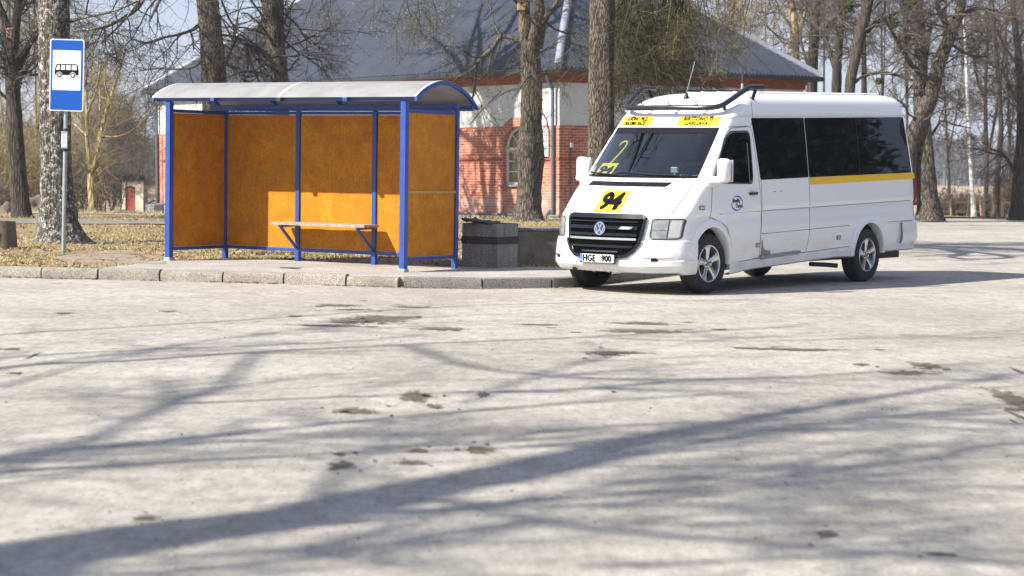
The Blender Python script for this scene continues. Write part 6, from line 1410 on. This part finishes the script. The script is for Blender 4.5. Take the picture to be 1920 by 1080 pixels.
    H_ = lambda u, z, o: S(u, z, o, -1)
    patch('side_window', rpoly([(1.155, 1.427), (2.355, 1.432), (2.355, 2.214), (1.05, 2.212)], .02), H_, .004, GL, r, .1); patch('side_window', rpoly([(2.372, 1.432), (5.26, 1.432), (5.145, 2.222), (2.372, 2.214)], .02), H_, .004, GL, r, .1)
    strip('gutter_line', [(1.04, 2.232), (3, 2.24), (5.16, 2.238)], G_, .008, .012, MAT['signwhite'], body); strip('gutter_line', [(.55, 2.205), (.75, 2.238), (1.04, 2.236)], G_, .006, .010, MAT['signwhite'], body)
    # front doors
    door = [(.02, 1.44), (.46, 2.02), (.56, 2.085), (.985, 2.105), (1.035, 2.06), (1.165, 1.00), (1.15, .44), (.50, .40), (.49, .62), (.36, .86), (.10, .965), (-.02, 1.00)]
    for sd, mp in ((1, G_), (-1, H_)):
        dr = patch('front_door', rpoly(door, [.03, .04, .04, .04, .04, .02, .02, .02, .02, .04, .04, .02]), mp, .0035, P_, r, .08, .006)
        strip('door_gap', rpoly(door, .03), mp, .0045, .0065, MAT['seam'], dr, .002, True)
        dw = patch('door_window', rpoly([(.075, 1.455), (.28, 1.42), (.925, 1.40), (.955, 1.47), (.955, 1.98), (.925, 2.035), (.545, 2.03), (.42, 1.95)], [.02, .05, .05, .02, .03, .03, .05, .03]), mp, .006, GL, dr, .08)
        strip('window_seal', rpoly([(.065, 1.447), (.28, 1.41), (.935, 1.39), (.967, 1.47), (.967, 1.99), (.93, 2.047), (.54, 2.042), (.405, 1.955)], .03), mp, .0075, .018, MAT['gutter'], dw, .004, True)
        if sd > 0:
            strip('window_pillar', [(.885, 1.41), (.885, 1.90)], mp, .0085, .010, MAT['galv'], dw)
        hb = patch('handle_bowl', [(.93+.045*math.cos(a), 1.262+.045*math.sin(a)) for a in np.linspace(0, 2*math.pi, 21)[:-1]], mp, .0048, MAT['signwhite'], dr, .03, .002)
        patch('door_handle', rpoly([(.855, 1.243), (1.04, 1.243), (1.04, 1.277), (.855, 1.277)], .014), mp, .030, BK, dr, .05, .02)
    # other seams on the left side
    for pth in ([(-.03, 1.00), (-.03, .955)], [(1.17, 1.43), (1.18, 1.0), (1.155, .43)], [(2.363, 1.43), (2.385, 1.03), (2.395, .70), (2.33, .455)], [(.40, .72), (1.175, .74)], [(1.18, .74), (2.39, .745)], [(2.39, .745), (3.47, .752)], [(4.56, .752), (5.30, .752)], [(1.02, 2.105), (1.085, 2.20), (1.10, 2.36), (1.17, 2.46), (1.26, 2.50)], [(.52, 2.10), (.95, 2.115)], [(5.30, 1.42), (5.33, .95), (5.33, .75)], [(.42, .425), (1.15, .43)], [(1.15, .43), (3.5, .465)], [(1.0, .73), (1.0, .62)]):
        strip('seam', pth, G_, .002, .0065, MAT['seam'], body)
    for pth in ([(.12, 1.03), (1.165, 1.033)], [(1.19, 1.033), (2.37, 1.035)], [(2.40, 1.035), (5.22, 1.037)]): strip('swage_line', pth, G_, .0045, .009, MAT['ridge'], body)
    # side markers, washer scuffs, primer patch, reflectors
    for u, z, w_, m in ((1.05, .60, .062, 'pl'), (3.13, .60, .062, 'pl'), (5.20, .60, .062, 'pl')):
        sm = patch('side_marker', rpoly([(u, z-.028), (u+.105, z-.028), (u+.105, z+.028), (u, z+.028)], .008), G_, .008, MAT['gutter'], r, .06); patch('marker_lens', rpoly([(u+.012, z-.018), (u+.093, z-.018), (u+.093, z+.018), (u+.012, z+.018)], .006), G_, .011, MAT['lensclear'], sm, .06, .003)
        for k in range(3): strip('marker_rib', [(u+.03+.022*k, z-.010), (u+.03+.022*k, z+.010)], G_, .0125, .007, MAT['gutter'], sm)
    si = patch('side_indicator', rpoly([(-.27, 1.095), (-.17, 1.095), (-.17, 1.145), (-.27, 1.145)], .010), G_, .012, MAT['gutter'], r, .05); patch('indicator_lens', rpoly([(-.26, 1.102), (-.185, 1.102), (-.185, 1.138), (-.26, 1.138)], .008), G_, .018, MAT['lensclear'], si, .05, .006)
    patch('primer_patch', rpoly([(1.185, .455), (1.43, .462), (1.42, .52), (1.30, .525), (1.24, .56), (1.22, .66), (1.192, .66)], .02), G_, .0028, MAT['rust'], body, .05, .002)
    strip('scuff', [(1.47, 1.27), (1.52, 1.268)], G_, .002, .012, MAT['ridge'], body); strip('scuff', [(1.62, 1.268), (1.66, 1.268)], G_, .002, .012, MAT['ridge'], body)
    bm = bmesh.new(); 
    st = patch('step_plate', [(1.17, .462), (2.15, .478), (2.15, .452), (1.17, .425)], G_, .030, MAT['ridge'], r, .1, .03)
    # yellow stripe and company logo
    patch('yellow_stripe', [(2.385, 1.335), (5.345, 1.345), (5.335, 1.428), (2.385, 1.428)], G_, .0045, MAT['stripe'], r, .08, .002)
    lc = (.575, 1.15)
    def crescent(nm, a0, a1, flip):
        bm = bmesh.new(); n = 24; prev = None
        for i in range(n+1):
            t = i/n; a = R(a0+(a1-a0)*t); wv = .020*math.sin(math.pi*t)**.7*(1-.35*t)+.001
            q = [(lc[0]+(.125+o)*math.cos(a)*1.05, lc[1]+(.092+o*.8)*math.sin(a)) for o in (-wv, wv*.3)]
            cur = [bm.verts.new(G_(x, z, .0055)) for x, z in q]
            if prev: bm.faces.new((prev[0], prev[1], cur[1], cur[0]))
            prev = cur
        return from_bm(nm, bm, MAT['logo'], r, uv=False)
    crescent('company_logo', 130, -15, 0); crescent('company_logo', 175, 320, 1)
    text_on('company_name', 'Brolių', G_, lc[0]-.025, lc[1]+.010, .052, MAT['ink'], r, .008, .016, .2, .95); text_on('company_name', 'Turas', G_, lc[0]+.045, lc[1]-.056, .052, MAT['ink'], r, .008, .016, .2, .95)
    # tail lamp, rear door hint
    patch('tail_lamp', rpoly([(5.36, .98), (5.415, .98), (5.40, 1.36), (5.35, 1.36)], .01), G_, .008, MAT['redl'], r, .05); patch('tail_lamp', rpoly([(5.36, .98), (5.415, .98), (5.40, 1.36), (5.35, 1.36)], .01), H_, .008, MAT['redl'], r, .05)
    # mirrors
    for sd in (1, -1):
        m = empty('mirror', (0, 0, 0)); m.parent = r
        bm = bmesh.new(); bx(bm, -.22, -.08, -.082, .082, -.150, .150, .045)
        # taper towards the top front
        for v in bm.verts:
            if v.co.x < -.17: v.co.y *= .82
        bmesh.ops.transform(bm, verts=bm.verts, matrix=Matrix.Translation(VP(.17, sd*(1.15 if sd > 0 else 1.07), 1.565)) @ Matrix.Rotation(R(-14*sd), 4, 'Z')); from_bm('mirror_housing', bm, MAT['whitepl'], m, smooth=True, angle=50, uv=False)
        bm = bmesh.new(); bx(bm, -.077, -.070, -.085, .085, -.135, .135, .006); bmesh.ops.transform(bm, verts=bm.verts, matrix=Matrix.Translation(VP(.17, sd*(1.15 if sd > 0 else 1.07), 1.565)) @ Matrix.Rotation(R(-14*sd), 4, 'Z')); from_bm('mirror_glass', bm, MAT['chrome'], m, uv=False)
        bm = bmesh.new(); n0 = VP(-.02, sd*.93, 1.455); n1 = VP(.02, sd*1.09, 1.45)
        tube_pts(bm, [n0, VP(0, sd*1.02, 1.45), n1], [.058, .048, .045], 12); from_bm('mirror_arm', bm, MAT['whitepl'], m, smooth=True, angle=50, uv=False)
        patch('mirror_foot', rpoly([(-.12, 1.37), (.06, 1.36), (.08, 1.46), (.0, 1.50), (-.09, 1.49)], .03), (lambda u, z, o, s_=sd: S(u, z, o, s_)), .03, MAT['whitepl'], m, .05, .03)
    # light bar on the roof front
    pts = [VP(1.33, .84, 2.605), VP(1.08, .82, 2.60), VP(.98, .81, 2.575), VP(.62, .745, 2.40), VP(.50, .68, 2.352), VP(.43, .50, 2.342), VP(.395, .2, 2.345), VP(.39, 0, 2.345)]
    full = [tuple(p) for p in pts]+[(p.x, -p.y, p.z) for p in pts[-2::-1]]
    C = catmull(full, 5); lb = tube('light_bar', C, .034, MAT['barpaint'], r, 16)
    for sd in (1, -1):
        tube('bar_foot', [VP(1.20, sd*.82, 2.58), VP(1.21, sd*.765, 2.44)], .022, MAT['black'], lb, 10); tube('bar_foot', [VP(.60, sd*.74, 2.38), VP(.66, sd*.70, 2.30)], .020, MAT['black'], lb, 10)
    for v in (-.62, -.22, .18, .58): box('bar_clip', *sorted((VP(.44, v, 2.30).x, VP(.40, v, 2.30).x)), -v-.028, -v+.028, VP(.42, v, 2.292).z, VP(.42, v, 2.315).z, MAT['chrome'], lb, .004)
    for v in (-.40, 0.02, .43):
        c_ = VP(.42, v, 2.385); box('lamp_bracket', c_.x-.015, c_.x+.015, c_.y-.03, c_.y+.03, c_.z-.01, c_.z+.01, MAT['galv'], lb, .003); tube('lamp_bolt', [c_, c_+Vector((0, 0, .04))], .010, MAT['gutter'], lb, 8)
    # aerials
    a_ = VP(.86, -.02, 2.445); bm = bmesh.new(); bmesh.ops.create_cone(bm, cap_ends=True, segments=16, radius1=.045, radius2=.012, depth=.10, matrix=Matrix.Translation(a_+Vector((.02, 0, .05)))); an = from_bm('aerial', bm, MAT['black'], r, smooth=True, angle=50, uv=False)
    tube('aerial_whip', [a_+Vector((.02, 0, .09)), a_+Vector((.17, -.02, .50))], .0055, MAT['gutter'], an, 6)
    b_ = VP(1.55, -.35+.75, 2.52); an = tube('aerial', [b_, b_+Vector((0, 0, .14))], .016, MAT['galv'], r, 10); tube('aerial_whip', [b_+Vector((0, 0, .14)), b_+Vector((.0, 0, .32))], .011, MAT['gutter'], an, 8)
    tube('roof_rail', [VP(1.5, -.52, 2.57), VP(3.6, -.52, 2.575)], .022, MAT['black'], r, 8)
    for u in (1.6, 2.6, 3.5): tube('rail_foot', [VP(u, -.52, 2.57), VP(u, -.54, 2.50)], .015, MAT['black'], r, 6)
    for v in (-.5, -.25, 0, .25, .5):
        bm = bmesh.new(); w_ = .035; A = []
        for u in np.linspace(1.6, 5.0, 12): A.append([bm.verts.new(VP(u, v-w_, 2.545)), bm.verts.new(VP(u, v-w_*.5, 2.562)), bm.verts.new(VP(u, v+w_*.5, 2.562)), bm.verts.new(VP(u, v+w_, 2.545))])
        for a0, b0 in zip(A, A[1:]):
            for k in range(3): bm.faces.new((a0[k], a0[k+1], b0[k+1], b0[k]))
        bm.faces.new(A[0]); from_bm('roof_rib', bm, P_, body, uv=False)
    # wipers
    for v0, v1, z1 in ((-.15, -.66, 1.515), (.50, -.10, 1.52)):
        def W(v, z, o): t = max(-.99, min(.99, v/.86)); return WSs(t, z, o)
        wp = tube('wiper', [W(v0+.10, 1.478, .02), W(v0, 1.49, .03), W((v0+v1)/2, 1.50, .032), W(v1, z1, .03)], .009, MAT['black'], r, 6); tube('wiper_blade', [W(v0-.02, 1.50, .018), W((v0+v1)/2, 1.512, .02), W(v1-.08, z1+.01, .018)], .007, MAT['blackmat'], wp, 6)
    # interior
    D_ = MAT['dash']
    bm = bmesh.new(); pr = [(-.28, 1.44), (.0, 1.455), (.22, 1.47), (.38, 1.42), (.42, 1.28), (.30, 1.0), (-.3, 1.0)]
    A = [bm.verts.new(VP(u, -.78, z)) for u, z in pr]; Bq = [bm.verts.new(VP(u, .78, z)) for u, z in pr]
    for v in (A+Bq):
        if v.co.x < -.1: v.co.y *= .80
    bm.faces.new(A); bm.faces.new(Bq[::-1])
    for k in range(len(A)): bm.faces.new((A[k], A[(k+1) % len(A)], Bq[(k+1) % len(A)], Bq[k]))
    bmesh.ops.bevel(bm, geom=bm.edges[:], offset=.02, segments=2, affect='EDGES'); from_bm('dashboard', bm, MAT['dashlight'], r)
    bm = bmesh.new(); sw = VP(.42, .42, 1.50); pts = [sw+Vector((.10*math.sin(a)*.5, .19*math.cos(a), .19*math.sin(a)*.75)) for a in np.linspace(0, 2*math.pi, 33)]
    tube_pts(bm, pts, .016, 8, False); tube_pts(bm, [sw+Vector((0, .18, 0)), sw+Vector((-.03, 0, -.02)), sw+Vector((0, -.18, 0))], .018, 8); from_bm('steering_wheel', bm, MAT['black'], r, uv=False)
    for v, wd_ in ((.45, .24), (-.35, .40)):
        s = empty('seat', (0, 0, 0)); s.parent = r; p = VP(1.0, v, 0); z0 = p.z
        box('seat_cushion', .72, 1.2, -v-wd_, -v+wd_, z0+.92, z0+1.08, MAT['seat'], s, .04); bm = bmesh.new(); bx(bm, 1.12, 1.26, -v-wd_, -v+wd_, z0+1.0, z0+1.66, .05); from_bm('seat_back', bm, MAT['seat'], s)
        for hh in ((0,) if wd_ < .3 else (-.2, .2)): box('head_rest', 1.14, 1.24, -v+hh-.13, -v+hh+.13, z0+1.67, z0+1.88, MAT['seat'], s, .04)
    box('cab_floor', -.1, 5.2, -.85, .85, .52, .56, D_, r); tube('grab_pole', [VP(1.6, -.28, .6), VP(1.6, -.28, 2.45)], .018, MAT['signwhite'], r, 8); tube('grab_pole', [VP(2.2, .2, .6), VP(2.2, .2, 2.45)], .016, MAT['ridge'], r, 8)
    box('sun_strip', .78, 1.28, -.70, .70, VP(1, 0, 2.14).z, VP(1, 0, 2.18).z, MAT['seat'], r, .01)
    # small device and papers on the dashboard
    # route board leaning behind the windscreen: a thing of its own (world placed)
    Mw = Matrix.Translation((1.679, 25.339, 0)) @ Matrix.Rotation(R(51.62), 4, 'Z')
    rb = empty('route_board', Mw @ VP(-.165, -.62, 1.475), R(51.62), 'yellow route board with black number 94 and hooked stick standing behind the windscreen', 'route board')
    # local frame: x back, y to the van's right, z up
    def RBp(x, z, off): return Vector((-.0-off*.63+.776*z, x, .63*z+off*.776))
    bd = patch('board', rpoly([(-.15, .0), (.10, .0), (.10, .27), (-.15, .27)], .01), RBp, .004, MAT['yellow'], rb, .3, .008)
    text_on('board_number', '94', lambda a, b, o: RBp(-a, b, o), .025, .065, .14, MAT['ink'], bd, .0065, .02, .02, 1.0, bolder=.018)
    st = catmull([RBp(.01, .12, -.01), RBp(-.02, .34, -.01), RBp(-.05, .58, -.01), RBp(-.04, .69, -.01), RBp(.0, .735, -.01), RBp(.045, .71, -.01), RBp(.06, .65, -.01)], 4)
    tube('hooked_stick', st, .013, MAT['yellow'], rb, 10)
    dv = empty('dash_clutter', Mw @ VP(.05, .38, 1.475), R(51.62), 'small silvery device on the dashboard in front of the driver', 'device')
    bm = bmesh.new(); bx(bm, -.05, .05, -.11, .11, 0, .025, .008); from_bm('device_base', bm, MAT['galv'], dv); bm = bmesh.new(); bx(bm, -.02, .02, -.05, .05, .06, .13, .006); bx(bm, -.008, .008, -.01, .01, .024, .061); from_bm('device_head', bm, MAT['galv'], dv)
    pp = empty('paper_stack', Mw @ VP(-.12, .62, 1.465), R(51.62+12), 'white paper and card lying on the dashboard by the driver side pillar', 'papers'); box('sheets', -.08, .12, -.1, .1, 0, .012, MAT['plate'], pp, .002)
def pm_frame(): return MAT['gloss']
MAT['gloss'] = pmat('gloss black frame', (0.008, 0.008, 0.012), 0.2, coat=0.15, spec=0.35)
MAT['void'] = pmat('dark opening', (0.003, 0.003, 0.003), 1.0, spec=0.0)
MAT['alloydull'] = pmat('dull silver bar', (0.30, 0.31, 0.31), 0.4, 0.4)
MAT['logodark'] = pmat('emblem ground', (0.05, 0.06, 0.10), 0.3, 0.3)
MAT['lensclear'] = pmat('clear lens', (0.50, 0.50, 0.46), 0.15, coat=1.0, var=0.1, vscale=30)
MAT['barpaint'] = pmat('powder coated bar', (0.012, 0.013, 0.018), 0.28)
MAT['dashlight'] = pmat('dash top', (0.34, 0.37, 0.38), 0.6, var=0.25, vscale=4)

shelter(); sign(); concrete(); building(); shed()
minibus()
undergrowth(); trees(); spruces(); haze()
bpy.context.view_layer.update()
